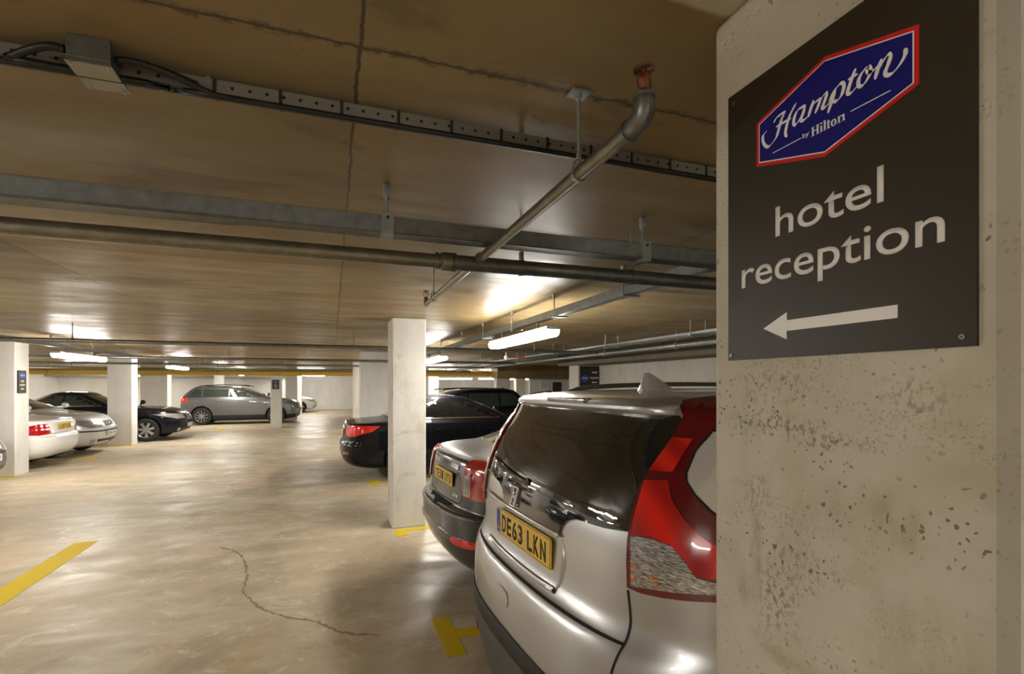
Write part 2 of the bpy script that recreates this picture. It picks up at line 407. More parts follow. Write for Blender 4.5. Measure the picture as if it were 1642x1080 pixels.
def stroke(bm, pts, wfun, d0, d1, place, n=7, taper=True):
    P = smooth_path([Vector((x, y, 0)) for x, y in pts], n); L = []; Rr = []
    for i, p in enumerate(P):
        t = (P[min(i+1, len(P)-1)]-P[max(i-1, 0)]).normalized()
        w = wfun(math.degrees(math.atan2(t.y, t.x)))
        if taper: w *= min(1, .45+.55*min(i, len(P)-1-i)/4)
        nn = Vector((-t.y, t.x, 0))*w/2; L.append(p+nn); Rr.append(p-nn)
    V = [[bm.verts.new(place(Vector((q.x, q.y, d)))) for q, d in ((L[i], d0), (L[i], d1), (Rr[i], d1), (Rr[i], d0))] for i in range(len(P))]
    fs = [bm.faces.new((a[k], a[k+1], b[k+1], b[k])) for a, b in zip(V, V[1:]) for k in range(3)]
    fs += [bm.faces.new(V[0][::-1]), bm.faces.new(V[-1])]
    bmesh.ops.recalc_face_normals(bm, faces=fs)

# main sign: lies on the pillar face X = P1, text coordinate u runs towards -Y
def mk_place(px, yl):                         # u -> -Y, v -> z, w -> -X
    return lambda c: Vector((px-c.z, yl-c.x, c.y))
sign = empty('hotel_sign', (P1, .635, 1.73)); tag(sign, 'large dark brown sign with logo, hotel reception text and left arrow on the near pillar', 'sign')
def sp_place(c):                               # u = .852 - Y
    return Vector((-c.z, .852-c.x-.635, c.y-1.73))
YL = .852
bm = bmesh.new(); slab(bm, [(0, 1.73), (.436, 1.73), (.436, 2.281), (0, 2.281)], .0005, .005, sp_place)
from_bm('sign_panel', bm, M['sign_brown'], sign)
hexo = [(YL-y, z) for y, z in ((.776, 2.191), (.630, 2.234), (.484, 2.191), (.484, 2.106), (.630, 2.065), (.776, 2.106))]
hc = Vector((YL-.630, 2.149))
def inset(poly, d):
    out = []
    n = len(poly)
    for i in range(n):
        p0, p1, p2 = Vector(poly[i-1]), Vector(poly[i]), Vector(poly[(i+1) % n])
        e1, e2 = (p1-p0).normalized(), (p2-p1).normalized()
        n1, n2 = Vector((e1.y, -e1.x)), Vector((e2.y, -e2.x))
        bis = (n1+n2).normalized(); out.append(tuple(p1+bis*d/bis.dot(n1)))
    return out
bm = bmesh.new(); slab(bm, hexo, .005, .0056, sp_place); lb = from_bm('logo_border', bm, M['logo_red'], sign)
bm = bmesh.new(); slab(bm, inset(hexo, .0065), .0056, .006, sp_place); from_bm('logo_outline', bm, M['logo_white'], lb)
bm = bmesh.new(); slab(bm, inset(hexo, .0085), .006, .0065, sp_place); lp = from_bm('logo_field', bm, M['logo_blue'], sign)
HAM = [[(0.7502, 2.1649), (0.7584, 2.1601), (0.7597, 2.1513), (0.7551, 2.1398), (0.7469, 2.1329), (0.7373, 2.1359), (0.7278, 2.1433), (0.7224, 2.155), (0.717, 2.1692), (0.7079, 2.1819)], [(0.7341, 2.1724), (0.7278, 2.1784), (0.7185, 2.1803), (0.7079, 2.1813)], [(0.6851, 2.1841), (0.6909, 2.1777), (0.6975, 2.1697), (0.7027, 2.1596), (0.7064, 2.1487), (0.7079, 2.1405), (0.7049, 2.1321)], [(0.7286, 2.1619), (0.7185, 2.1622), (0.7079, 2.1622), (0.696, 2.1621)], [(0.6655, 2.1683), (0.6717, 2.1703), (0.6816, 2.1692), (0.688, 2.1612), (0.6905, 2.1512), (0.6866, 2.1456), (0.6787, 2.1504), (0.6717, 2.158), (0.6669, 2.1666)], [(0.6669, 2.1678), (0.6717, 2.1568), (0.6752, 2.1487), (0.6703, 2.1457), (0.662, 2.1477)], [(0.6499, 2.1705), (0.6553, 2.1594), (0.6607, 2.1464)], [(0.6573, 2.1556), (0.6499, 2.1639), (0.6407, 2.1662), (0.6368, 2.1659)], [(0.6368, 2.1653), (0.6413, 2.1559), (0.6473, 2.1464)], [(0.6433, 2.1557), (0.6355, 2.1658), (0.6278, 2.17), (0.624, 2.1697)], [(0.624, 2.1691), (0.6278, 2.1606), (0.6329, 2.1503), (0.6316, 2.1473), (0.6253, 2.1482), (0.6196, 2.1522)], [(0.6096, 2.1685), (0.6153, 2.1528), (0.6233, 2.1346)], [(0.6211, 2.1531), (0.6117, 2.1657), (0.6025, 2.1713), (0.5963, 2.1698), (0.5952, 2.1619), (0.5997, 2.1512), (0.6082, 2.147), (0.6146, 2.1504)], [(0.5754, 2.1813), (0.5807, 2.1708), (0.5874, 2.155), (0.5881, 2.1482), (0.582, 2.1469), (0.5728, 2.1522)], [(0.5881, 2.1704), (0.5807, 2.1708), (0.5721, 2.171)], [(0.5536, 2.1714), (0.5625, 2.1705), (0.5702, 2.161), (0.5702, 2.1507), (0.5637, 2.1484), (0.5561, 2.1543), (0.5518, 2.1631), (0.5534, 2.1709), (0.5568, 2.1698), (0.5549, 2.163), (0.5462, 2.1623), (0.5371, 2.1681)], [(0.5347, 2.1722), (0.5401, 2.1612), (0.545, 2.1467)], [(0.5407, 2.1579), (0.5341, 2.1663), (0.5259, 2.1723), (0.5207, 2.1709)], [(0.5207, 2.1709), (0.5247, 2.1595), (0.5296, 2.149), (0.5273, 2.1428), (0.5189, 2.1416), (0.5099, 2.1471), (0.5032, 2.1549), (0.5008, 2.1611), (0.5019, 2.1671)]]
HAM = [[(YL-y, z) for y, z in s] for s in HAM]
bm = bmesh.new()
wf = lambda a: .0015+.0046*min(1., abs(math.sin(R(a-28)))**1.3*1.7)
for i_, s in enumerate(HAM): stroke(bm, s, wf, .0065, .0068+.00004*i_, sp_place, 7)
from_bm('script_lettering', bm, M['logo_white'], lp)
for a, b in (((YL-.736, 2.1163), (YL-.675, 2.1163)), ((YL-.584, 2.1175), (YL-.522, 2.1175))):
    bm = bmesh.new(); slab(bm, [(a[0], a[1]-.0007), (b[0], b[1]-.0007), (b[0], b[1]+.0007), (a[0], a[1]+.0007)], .0065, .0071, sp_place)
    from_bm('underline', bm, M['logo_white'], lp)
text_mesh('small_lettering', 'by', M['logo_white'], lp, .013, .0115, .01, .0006, .0, lambda c: sp_place(Vector((c.x+YL-.672, c.y+2.1145, c.z+.0065))))
# serif word built from stems and hairlines
bm = bmesh.new()
def serif_word(bm, x, y, h, place):
    s = .0038; k = .0012
    def rect(a, b, c, d): slab(bm, [(x+a, y+c), (x+b, y+c), (x+b, y+d), (x+a, y+d)], .0065, .0071, place)
    # H
    for q in (.0015, .0105): rect(q, q+s*.85, 0, h); rect(q-.0012, q+s*.85+.0012, 0, k); rect(q-.0012, q+s*.85+.0012, h-k, h)
    rect(.004, .011, h*.48, h*.48+k)
    # i
    rect(.0175, .0175+s*.8, 0, h*.66); rect(.0163, .0175+s, 0, k); rect(.0163, .019, h*.66-k, h*.66); rect(.0177, .0203, h*.82, h)
    # l
    rect(.0240, .0240+s*.8, 0, h*1.03); rect(.0228, .0282, 0, k); rect(.0228, .0255, h*1.03-k, h*1.03)
    # t
    rect(.0305, .0305+s*.75, k*.6, h*.86); rect(.0290, .0355, h*.66-k, h*.66); rect(.0310, .0350, 0, k*1.2)
    # o
    cx, cy, rx, ry = .0415, h*.33, .0050, h*.345
    for i in range(16):
        a0, a1 = 2*math.pi*i/16, 2*math.pi*(i+1)/16
        slab(bm, [(x+cx+rx*math.cos(a0), y+cy+ry*math.sin(a0)), (x+cx+rx*math.cos(a1), y+cy+ry*math.sin(a1)),
                  (x+cx+rx*.42*math.cos(a1), y+cy+ry*.8*math.sin(a1)), (x+cx+rx*.42*math.cos(a0), y+cy+ry*.8*math.sin(a0))], .0065, .0071, place)
    # n
    rect(.0495, .0495+s*.75, 0, h*.66); rect(.0482, .0537, 0, k); rect(.0482, .0510, h*.66-k, h*.66)
    rect(.0575, .0575+s*.75, 0, h*.56); rect(.0562, .0617, 0, k); rect(.0520, .0600, h*.66-k*1.4, h*.66)
serif_word(bm, YL-.6545, 2.1085, .0165, sp_place)
from_bm('serif_lettering', bm, M['logo_white'], lp)
text_mesh('hotel_text', 'hotel', M['sign_white'], sign, .198, .080, .004, .0008, 0, lambda c: sp_place(Vector((c.x+YL-.731, c.y+1.957, c.z+.005))))
text_mesh('reception_text', 'reception', M['sign_white'], sign, .362, .080, .004, .0008, 0, lambda c: sp_place(Vector((c.x+YL-.814, c.y+1.875, c.z+.005))))
bm = bmesh.new(); slab(bm, [(YL-y, z) for y, z in ((.759, 1.7875), (.706, 1.7625), (.706, 1.778), (.513, 1.778), (.513, 1.7975), (.706, 1.7975), (.706, 1.8125))], .005, .0058, sp_place)
from_bm('arrow', bm, M['sign_white'], sign)
for y, z in ((.843, 1.7405), (.432, 1.743), (.836, 2.262), (.432, 2.262)):
    bm = bmesh.new(); r = .0035
    slab(bm, [(YL-y+r*math.cos(a*.5236), z+r*math.sin(a*.5236)) for a in range(12)], .005, .0068, sp_place)
    sc = from_bm('screw', bm, M['galv'], sign)
    bm = bmesh.new(); slab(bm, [(YL-y+r*.45*math.cos(a*1.047), z+r*.45*math.sin(a*1.047)) for a in range(6)], .0068, .007, sp_place)
    from_bm('screw_slot', bm, M['black'], sc)

# small far signs
def small_sign(name, loc, rz, w, h, label, wide=False, third=None):
    t = empty(name, loc, rz); tag(t, label, 'sign', None)
    pl = lambda c: Vector((c.x, -c.z, c.y))
    bm = bmesh.new(); slab(bm, [(0, 0), (w, 0), (w, h), (0, h)], .001, .02, pl); from_bm('sign_panel', bm, M['sign_brown'], t)
    if wide: cx, cy, lw, lh, tx, ty1, ty2, tw = w*.24, h*.42, w*.36, h*.34, w*.50, h*.66, h*.40, w*.44
    else: cx, cy, lw, lh, tx, ty1, ty2, tw = w*.5, h*.78, w*.7, h*.24, w*.18, h*.48, h*.32, w*.64
    hx = [(cx-lw/2, cy+lh*.25), (cx, cy+lh*.5), (cx+lw/2, cy+lh*.25), (cx+lw/2, cy-lh*.25), (cx, cy-lh*.5), (cx-lw/2, cy-lh*.25)]
    bm = bmesh.new(); slab(bm, hx, .02, .022, pl); lg = from_bm('logo_field', bm, M['plate_blue'], t)
    text_mesh('script_lettering', 'Hampton', M['sign_white'], lg, lw*.8, lh*.3, .01, .001, .3, lambda c: pl(Vector((c.x+cx-lw*.4, c.y+cy-lh*.06, c.z+.022))))
    text_mesh('hotel_text', 'hotel', M['sign_white'], t, tw*.55, h*.16, .01, .001, 0, lambda c: pl(Vector((c.x+tx+tw*.22, c.y+ty1, c.z+.02))))
    text_mesh('reception_text', 'reception', M['sign_white'], t, tw, h*.15, .01, .001, 0, lambda c: pl(Vector((c.x+tx, c.y+ty2, c.z+.02))))
    ax, ay, al = tx+tw*.2, h*.18 if not wide else h*.22, tw*.6
    bm = bmesh.new(); slab(bm, [(ax, ay), (ax+al*.28, ay-h*.05), (ax+al*.28, ay-h*.018), (ax+al, ay-h*.018), (ax+al, ay+h*.018), (ax+al*.28, ay+h*.018), (ax+al*.28, ay+h*.05)], .02, .022, pl)
    from_bm('arrow', bm, M['sign_white'], t)
    return t
small_sign('hotel_sign', (5.49, 10.698, 1.62), 0, .52, .49, 'wide brown hotel reception sign on the pier above the silver car roof', wide=True)
small_sign('hotel_sign', (-5.458, 11.8, 1.52), R(90), .26, .42, 'small upright hotel sign on the white pillar at the left edge')
small_sign('hotel_sign', (-2.2, 21.598, 1.5), 0, .25, .36, 'small dark hotel sign on the slim pillar in front of the grey off-roader')
# notices on the store wall
t = tag(boxobj('notice_frame', (0, .42, -.02, 0, 0, .45), M['sign_white'], bev=.004), 'white framed notice on the far wall left of the dark poster', 'notice'); t.location = (8.35, 20., 1.45)
bm = bmesh.new(); box(bm, .06, .36, -.023, -.02, .07, .38); from_bm('notice_sheet', bm, M['housing'], t)
t = tag(boxobj('poster_frame', (0, .42, -.02, 0, 0, .48), M['poster'], bev=.004), 'dark poster on the far wall between the white notice and the hotel sign pier', 'poster'); t.location = (8.95, 20., 1.3)

# ---------------------------------------------------------------- floor markings
def marking(label, rects, group=None):
    bm = bmesh.new()
    for (x0, x1, y0, y1) in rects: box(bm, x0, x1, y0, y1, 0.0004, .0022)
    o = from_bm('bay_marking', bm, M['line']); return tag(o, label, 'floor marking', group)
def tmark(x, y, label, s=.27, stem=3.8, side=1, sw=.12, bw=.12, down=None):
    dn = s if down is None else down
    if side > 0: return marking(label, [(x, x+bw, y-dn, y+s), (x+bw, x+stem, y-sw/2, y+sw/2)])
    return marking(label, [(x-bw, x, y-dn, y+s), (x-stem, x-bw, y-sw/2, y+sw/2)])
marking('long yellow line on the open floor at lower left', [(-2.58, -2.37, 1.2, 6.62)])
tmark(.67, 3.34, 'yellow T-shaped bay marking beside the silver car bumper')
tmark(.67, 5.93, 'yellow bay marking at the foot of the stained middle pillar', .03, down=.24)
tmark(.6, 8.93, 'yellow bay marking under the bumper of the black saloon')
tmark(-5.33, 11.68, 'yellow bay marking at the foot of the left edge pillar', .06, side=-1, bw=.3)
tmark(-5.1, 14.15, 'yellow bay marking between the white coupe and the silver saloon', side=-1)
tmark(-5.08, 16.57, 'yellow bay marking at the foot of the white pillar by the silver saloon', .05, side=-1)
marking('faint yellow line on the floor before the grey off-roader', [(-4.05, -3.9, 20.6, 22.3)])

# ---------------------------------------------------------------- services under the ceiling
def pipe_obj(name, p0, p1, r, mat, parent=None, seg=18):
    bm = bmesh.new(); tube(bm, [p0, p1], r, seg); return from_bm(name, bm, mat, parent, True, 40)
def rod_hanger(parent, x, y, z0, z1=CZ, r=.0045, kind='rod'):
    bm = bmesh.new(); tube(bm, [(x, y, z0), (x, y, z1-.045)], r, 8)
    o = from_bm('hanger_rod', bm, M['galv_light'], parent, True, 40)
    bm = bmesh.new(); box(bm, x-.014, x+.014, y-.012, y+.012, z1-.055, z1-.001, .002); lathe(bm, [(0, z1-.062), (.010, z1-.062), (.010, z1-.052), (0, z1-.052)], (x, y, 0), 'z', 6)
    from_bm('anchor', bm, M['galv_light'], o)
    return o
# rectangular trunking running across (towards -X), 2 m ahead
t = tag(empty('cable_trunking', (0, 2.0, 2.29)), 'long flat galvanised trunking across the ceiling nearest the camera', 'cable trunking')
def loc_box(name, x0, x1, y0, y1, z0, z1, mat, par, bev=0.):
    ox, oy, oz = par.location
    return boxobj(name, (x0-ox, x1-ox, y0-oy, y1-oy, z0-oz, z1-oz), mat, par, bev)
loc_box('trunking_body', -11.5, 1.95, 1.995, 2.06, 2.266, 2.327, M['galv'], t, .002)
loc_box('trunking_lid', -11.5, -.32, 1.985, 2.066, 2.255, 2.266, M['galv_dark'], t)
loc_box('trunking_lid', -.32, 1.95, 1.99, 2.063, 2.260, 2.266, M['galv_dark'], t)
for hx in (.2, 1.36, -1.0, -2.3, -3.6, -5.2):
    if hx > -1.5 and hx != -1.0:
        b_ = loc_box('bracket', hx-.024, hx+.024, 1.980, 2.075, 2.246, 2.338, M['galv_light'], t, .003)
        bm = bmesh.new(); lathe(bm, [(.006, 0), (.006, -.004), (0, -.004)], (hx, 1.98-2.0, 2.318-2.29), 'y', 10); from_bm('bolt', bm, M['black'], b_)
        bm = bmesh.new(); tube(bm, [(hx, .02, .045), (hx, .02, CZ-2.29-.04)], .0045, 8); o = from_bm('hanger_rod', bm, M['galv_light'], t, True, 40)
        bm = bmesh.new(); box(bm, hx-.012, hx+.012, .008, .032, CZ-2.29-.05, CZ-2.29-.001, .002); tube(bm, [(hx, .02, CZ-2.29-.065), (hx, .02, CZ-2.29-.05)], .010, 6); from_bm('anchor', bm, M['galv_light'], o)
# long trunking along the bay rows carrying lamps
def long_trunk(x, y0, y1, z0, z1, label, hang, w=.07):
    t = tag(empty('cable_trunking', (x, (y0+y1)/2, z0)), label, 'cable trunking')
    loc_box('trunking_body', x-w/2, x+w/2, y0, y1, z0, z1, M['galv'], t, .002)
    for hy in hang:
        oy = hy-t.location.y
        loc_box('bracket', x-w/2-.03, x+w/2+.03, hy-.02, hy+.02, z0-.012, z0-.001, M['galv_light'], t)
        for sx in (-w/2-.02,):
            bm = bmesh.new(); tube(bm, [(sx, oy, -.03), (sx, oy, CZ-z0-.03)], .005, 8); o = from_bm('hanger_rod', bm, M['galv_light'], t, True, 40)
            bm = bmesh.new(); lathe(bm, [(0, CZ-z0-.04), (.014, CZ-z0-.04), (.018, CZ-z0-.001), (0, CZ-z0-.001)], (sx, oy, 0), 'z', 10); from_bm('anchor', bm, M['galv_light'], o)
    return t
long_trunk(1.86, 2.07, 29.5, 2.272, 2.338, 'galvanised trunking over the right-hand cars carrying the row of lamps', [2.9, 4.0, 5.1, 6.2, 7.3, 8.8, 10.5, 13, 15.5, 18, 21])
long_trunk(-4.15, 2.07, 28., 2.272, 2.338, 'galvanised trunking over the left-hand cars carrying the row of lamps', [3, 5, 7.2, 8.6, 10.0, 11.5, 13.0, 14.6, 17, 19.5, 22, 24])
# main sprinkler pipe across
t = tag(empty('sprinkler_main_pipe', (0, 2.21, 2.222)), 'steel pipe behind the flat trunking with a thin branch ending in upright sprinkler heads', 'pipe')
pipe_obj('pipe_section', (-11.5, 0, 0), (.47, 0, 0), .031, M['galv_warm'], t)
pipe_obj('pipe_section', (.47, 0, 0), (5.2, 0, 0), .0345, M['galv_dark'], t)
bm = bmesh.new(); lathe(bm, [(.031, .425), (.038, .425), (.038, .437), (.034, .44), (.034, .449), (.039, .452), (.041, .458), (.041, .498), (.0345, .502)], (0, 0, 0), 'x', 28)
from_bm('coupling', bm, M['galv_warm'], t, True, 35)
bm = bmesh.new(); lathe(bm, [(.0345, .505), (.042, .505), (.042, .516), (.0345, .516)], (0, 0, 0), 'x', 28); from_bm('clamp_ring', bm, M['galv_dark'], t, True, 35)
for hx in (.83, 1.42, -1.4, -3.2):
    bm = bmesh.new(); lathe(bm, [(.036, hx-.008), (.0385, hx-.008), (.0385, hx+.008), (.036, hx+.008)], (0, 0, 0), 'x', 24); box(bm, hx-.008, hx+.008, -.013, .013, .036, .075, .002)
    o = from_bm('pipe_clip', bm, M['galv_dark'], t, True, 35)
    if hx != .83 or True:
        bm = bmesh.new(); tube(bm, [(hx, 0, .07), (hx, 0, CZ-2.222-.002)], .0045, 8); from_bm('hanger_rod', bm, M['galv_light'], t, True, 40)
# branch pipe with upright sprinkler heads, tee'd to the main pipe (part of the same pipework)
main_pipe = t; t = empty('branch_anchor', (.62, 2.21, 2.24))
by0, by1 = .915-2.21, 3.55-2.21
pipe_obj('pipe_section', (0, by0+.02, 0), (0, by1-.01, 0), .0185, M['galv_warm'], t)
def elbow(y, s, k=1.):
    bm = bmesh.new()
    pts = [(0, y+s*.052*k, 0), (0, y+s*.030*k, 0), (0, y+s*.012*k, .004*k), (0, y+s*.002, .014*k), (0, y, .03*k), (0, y, .044*k)]
    tube(bm, pts, [.0215*k, .0225*k, .0235*k, .0235*k, .0225*k, .021*k], 20)
    tube(bm, [(0, y+s*.050*k, 0), (0, y+s*.058*k, 0)], .0245*k, 20); tube(bm, [(0, y, .042*k), (0, y, .050*k)], .0240*k, 20)
    return from_bm('elbow', bm, M['galv_dark'], t, True, 50)
def head(y, z0, z1):
    h = z1-z0
    bm = bmesh.new()
    lathe(bm, [(.0, z0), (.014, z0), (.016, z0+.006), (.012, z0+.012), (.009, z0+.018), (0, z0+.018)], (0, y, 0), 'z', 14)
    for s in (-1, 1):
        tube(bm, [(s*.010, y, z0+.012), (s*.016, y, z0+h*.4), (s*.015, y, z0+h*.7), (s*.003, y, z1-.008)], .0028, 8)
    lathe(bm, [(0, z1-.01), (.005, z1-.01), (.006, z1-.004), (.022, z1-.006), (.0225, z1-.002), (0, z1)], (0, y, 0), 'z', 20)
    o = from_bm('sprinkler_head', bm, M['copper'], t, True, 40)
    bm = bmesh.new(); tube(bm, [(0, y, z0+.018), (0, y, z1-.01)], .0022, 8); from_bm('glass_bulb', bm, M['bulb_red'], o, True)
elbow(by0, 1); head(by0, .045, .108)
elbow(by1, -1, .7); head(by1, .035, .10)
bm = bmesh.new(); tube(bm, [(0, -.048, 0), (0, .048, 0)], .0235, 18); tube(bm, [(0, -.054, 0), (0, -.045, 0)], .026, 18); tube(bm, [(0, .045, 0), (0, .054, 0)], .026, 18)
from_bm('tee_joint', bm, M['galv_dark'], t, True, 40)
for y, plate in ((1.215-2.21, True), (3.27-2.21, False)):
    bm = bmesh.new(); tube(bm, [(0, y, .04), (0, y, CZ-2.24-.012)], .0045, 8); rd = from_bm('hanger_rod', bm, M['galv_light'], t, True, 40)
    bm = bmesh.new(); lathe(bm, [(.019, y-.007), (.021, y-.007), (.021, y+.007), (.019, y+.007)], (0, 0, 0), 'y', 20)
    for s in (-1, 1): tube(bm, [(s*.0195, y, .005), (s*.014, y, .03), (0, y, .042)], .003, 6)
    lathe(bm, [(0, .026), (.008, .026), (.008, .036), (0, .036)], (0, y, 0), 'z', 6); lathe(bm, [(0, .044), (.008, .044), (.008, .054), (0, .054)], (0, y, 0), 'z', 6)
    from_bm('pear_clip', bm, M['galv_light'], t, True, 35)
    zc = CZ-2.24
    bm = bmesh.new()
    if plate: box(bm, -.028, .028, y-.022, y+.022, zc-.008, zc-.001, .002); lathe(bm, [(0, zc-.02), (.011, zc-.02), (.011, zc-.008), (0, zc-.008)], (0, y, 0), 'z', 6)
    else: lathe(bm, [(0, zc-.025), (.01, zc-.025), (.01, zc-.001), (0, zc-.001)], (0, y, 0), 'z', 8)
    from_bm('ceiling_plate', bm, M['galv_light'], rd)
for ch in list(t.children):
    ch.parent = main_pipe; ch.location = (.62, 0, .018)
bpy.data.objects.remove(t)
# perforated cable tray just under the ceiling with cables and junction box
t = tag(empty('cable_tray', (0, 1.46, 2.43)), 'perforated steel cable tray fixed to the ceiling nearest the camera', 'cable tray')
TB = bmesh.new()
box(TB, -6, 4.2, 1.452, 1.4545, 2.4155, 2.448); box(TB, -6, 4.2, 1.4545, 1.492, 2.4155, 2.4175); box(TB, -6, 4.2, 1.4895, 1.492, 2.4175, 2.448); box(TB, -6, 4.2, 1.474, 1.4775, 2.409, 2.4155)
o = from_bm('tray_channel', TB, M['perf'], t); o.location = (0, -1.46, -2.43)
x = -5.6
while x < 4.1:
    if not -.7 < x < -.35: loc_box('tray_clip', x-.004, x+.004, 1.4495, 1.494, 2.4145, 2.45, M['black'], t)
    x += .152
for k_ in range(12): loc_box('ceiling_spacer', -5.4+k_*.85, -5.392+k_*.85, 1.462, 1.482, 2.4176, 2.4599, M['galv'], t)
t = tag(empty('junction_box', (-.515, 1.43, 2.41)), 'square metal junction box on the cable tray at upper left', 'junction box')
loc_box('box_body', -.556, -.474, 1.385, 1.449, 2.4085, 2.4595, M['galv_dark'], t, .002)
loc_box('box_body', -.556, -.474, 1.385, 1.495, 2.3995, 2.4085, M['galv_dark'], t, .001)
loc_box('box_cover', -.559, -.471, 1.382, 1.498, 2.396, 2.3995, M['galv_warm'], t, .001)
for sx in (-.55, -.48):
    for sy in (1.39, 1.490):
        bm = bmesh.new(); lathe(bm, [(0, -.0055), (.003, -.0055), (.003, 0), (0, 0)], (sx+.515, sy-1.43, -.0125), 'z', 8); from_bm('screw', bm, M['galv_light'], t)
t = tag(empty('power_cable', (-.47, 1.41, 2.43)), 'black cable looping from the right side of the junction box into the tray', 'cable')
bm = bmesh.new(); tube(bm, smooth_path([(0, 0, 0), (.03, .0, .004), (.08, .012, .002), (.13, .025, -.008), (.18, .033, -.022), (.24, .037, -.026), (.5, .037, -.026), (4.5, .037, -.026)], 6), .0075, 10)
from_bm('cable_sheath', bm, M['cable'], t, True)
bm = bmesh.new(); tube(bm, smooth_path([(0, .012, .008), (.04, .014, .012), (.09, .024, .008), (.15, .029, -.008), (.2, .042, -.025), (.5, .048, -.024), (4.5, .048, -.024)], 6), .006, 10)
from_bm('cable_sheath', bm, M['cable'], t, True)
t = tag(empty('power_cable', (-.568, 1.41, 2.43)), 'black cable running from the left side of the junction box along the tray', 'cable')
bm = bmesh.new(); tube(bm, smooth_path([(0, 0, .004), (-.03, .0, .004), (-.07, .012, -.006), (-.12, .03, -.022), (-.2, .037, -.026), (-5.2, .037, -.026)], 6), .009, 10)
from_bm('cable_sheath', bm, M['cable'], t, True)

# thin transverse pipes further down the hall
def cross_pipe(x0, x1, y, z, r, label, hangs, mat='galv_dark'):
    t = tag(empty('overhead_pipe', ((x0+x1)/2, y, z)), label, 'pipe')
    ox = t.location.x
    pipe_obj('pipe_section', (x0-ox, 0, 0), (x1-ox, 0, 0), r, M[mat], t, 12)
    for hx in hangs:
        bm = bmesh.new(); tube(bm, [(hx-ox, 0, r*.9), (hx-ox, 0, CZ-z-.001)], .006, 6)
        for s in (-1, 1): tube(bm, [(hx-ox, s*(r+.004), 0), (hx-ox, s*.012, r+.03)], .004, 6)
        lathe(bm, [(r, hx-ox-.01), (r+.006, hx-ox-.01), (r+.006, hx-ox+.01), (r, hx-ox+.01)], (0, 0, 0), 'x', 14)
        from_bm('pipe_hanger', bm, M['galv_dark'], t, True, 40)
cross_pipe(-11.8, 4.4, 7.9, 2.235, .026, 'thin pipe crossing the hall just before the middle pillar top', [-7, -4.6, -3.1, .3, 3.2])
cross_pipe(-11.8, 4.4, 12.2, 2.225, .028, 'thin pipe crossing the hall at the left edge pillar', [-8, -6.6, -3.3, -.5, 3.5])
cross_pipe(-11.8, 5.2, 15.6, 2.22, .026, 'thin pipe crossing the hall behind the silver saloon', [-7, -3.2, 0, 3.5])
cross_pipe(-11.8, 5.2, 19.6, 2.20, .035, 'thin pipe crossing the hall just before the yellow pipe', [-6, -2, 2])
cross_pipe(-11.8, 14., 21.25, 2.12, .10, 'fat yellow pipe crossing the whole hall in front of the slim pillar', [-9, -4, 3.2, 7.5], 'yellow_pipe')
# services along the right wall
t = tag(empty('wall_pipe', (4.6, 5, 2.23)), 'steel pipe running along the right wall above the parked cars', 'pipe')
pipe_obj('pipe_section', (0, -7, 0), (0, 20, 0), .035, M['galv'], t)
for hy in (-3, -1, 1, 3, 6, 10, 14):
    bm = bmesh.new(); tube(bm, [(0, hy, .03), (0, hy, CZ-2.23-.001)], .006, 6); lathe(bm, [(.035, hy-.03), (.046, hy-.03), (.046, hy+.03), (.035, hy+.03)], (0, 0, 0), 'y', 14)
    from_bm('pipe_hanger', bm, M['galv_light'], t, True, 40)
t = tag(empty('cable_tray', (4.15, 5, 2.29)), 'steel cable tray along the right side beside the wall pipe', 'cable tray')
loc_box('tray_channel', 4.05, 4.25, -2, 18, 2.28, 2.31, M['galv'], t)
for hy in range(-1, 18, 2):
    bm = bmesh.new(); tube(bm, [(-.11, hy-5, -.03), (-.11, hy-5, CZ-2.29-.001)], .006, 6); tube(bm, [(.11, hy-5, -.03), (.11, hy-5, CZ-2.29-.001)], .006, 6); box(bm, -.13, .13, hy-5.02, hy-4.98, -.025, -.011)
    from_bm('tray_hanger', bm, M['galv_light'], t, True, 40)
# beacon / detector
t = tag(empty('alarm_beacon', (3.42, 10.0, 2.24)), 'small white alarm bulb with a red arm under the ceiling above the people carrier', 'alarm')
bm = bmesh.new(); lathe(bm, [(0, -.055), (.035, -.045), (.05, 0), (.035, .035), (.012, .06), (.012, CZ-2.24-.001), (0, CZ-2.24-.001)], (0, 0, 0), 'z', 16); from_bm('beacon_body', bm, M['sign_white'], t, True)
bm = bmesh.new(); box(bm, .05, .42, -.012, .012, 0, .025); from_bm('red_arm', bm, M['bulb_red'], t)

# ---------------------------------------------------------------- fluorescent lamps
def make_lamp(x, y, label, group, L=1.76, along='y', z=2.12, trunk_z=2.272):
    t = tag(empty('ceiling_light', (x, y, z), 0 if along == 'y' else R(90)), label, 'ceiling light', group)
    bm = bmesh.new()
    pr = [(-.072, .05), (-.066, .014), (-.045, -.008), (.045, -.008), (.066, .014), (.072, .05)]
    rings = [[bm.verts.new((px*k, yy, pz if k == 1 else .012+pz*.8)) for px, pz in pr] for yy, k in ((-L/2, .9), (-L/2+.012, 1), (L/2-.012, 1), (L/2, .9))]
    for a, b in zip(rings, rings[1:]):
        for i in range(5): bm.faces.new((a[i], b[i], b[i+1], a[i+1]))
    bm.faces.new(rings[0][::-1]); bm.faces.new(rings[-1])
    bmesh.ops.recalc_face_normals(bm, faces=bm.faces[:])
    from_bm('diffuser', bm, M['lamp'], t)
    bm = bmesh.new(); box(bm, -.062, .062, -L/2, L/2, .0505, .085, .004); h = from_bm('housing', bm, M['housing'], t)
    for s in (-1, 1):
        bm = bmesh.new(); box(bm, -.012, .012, s*L*.3-.02, s*L*.3+.02, .0845, trunk_z-z-.0005); from_bm('bracket', bm, M['galv_light'], h)
    return t
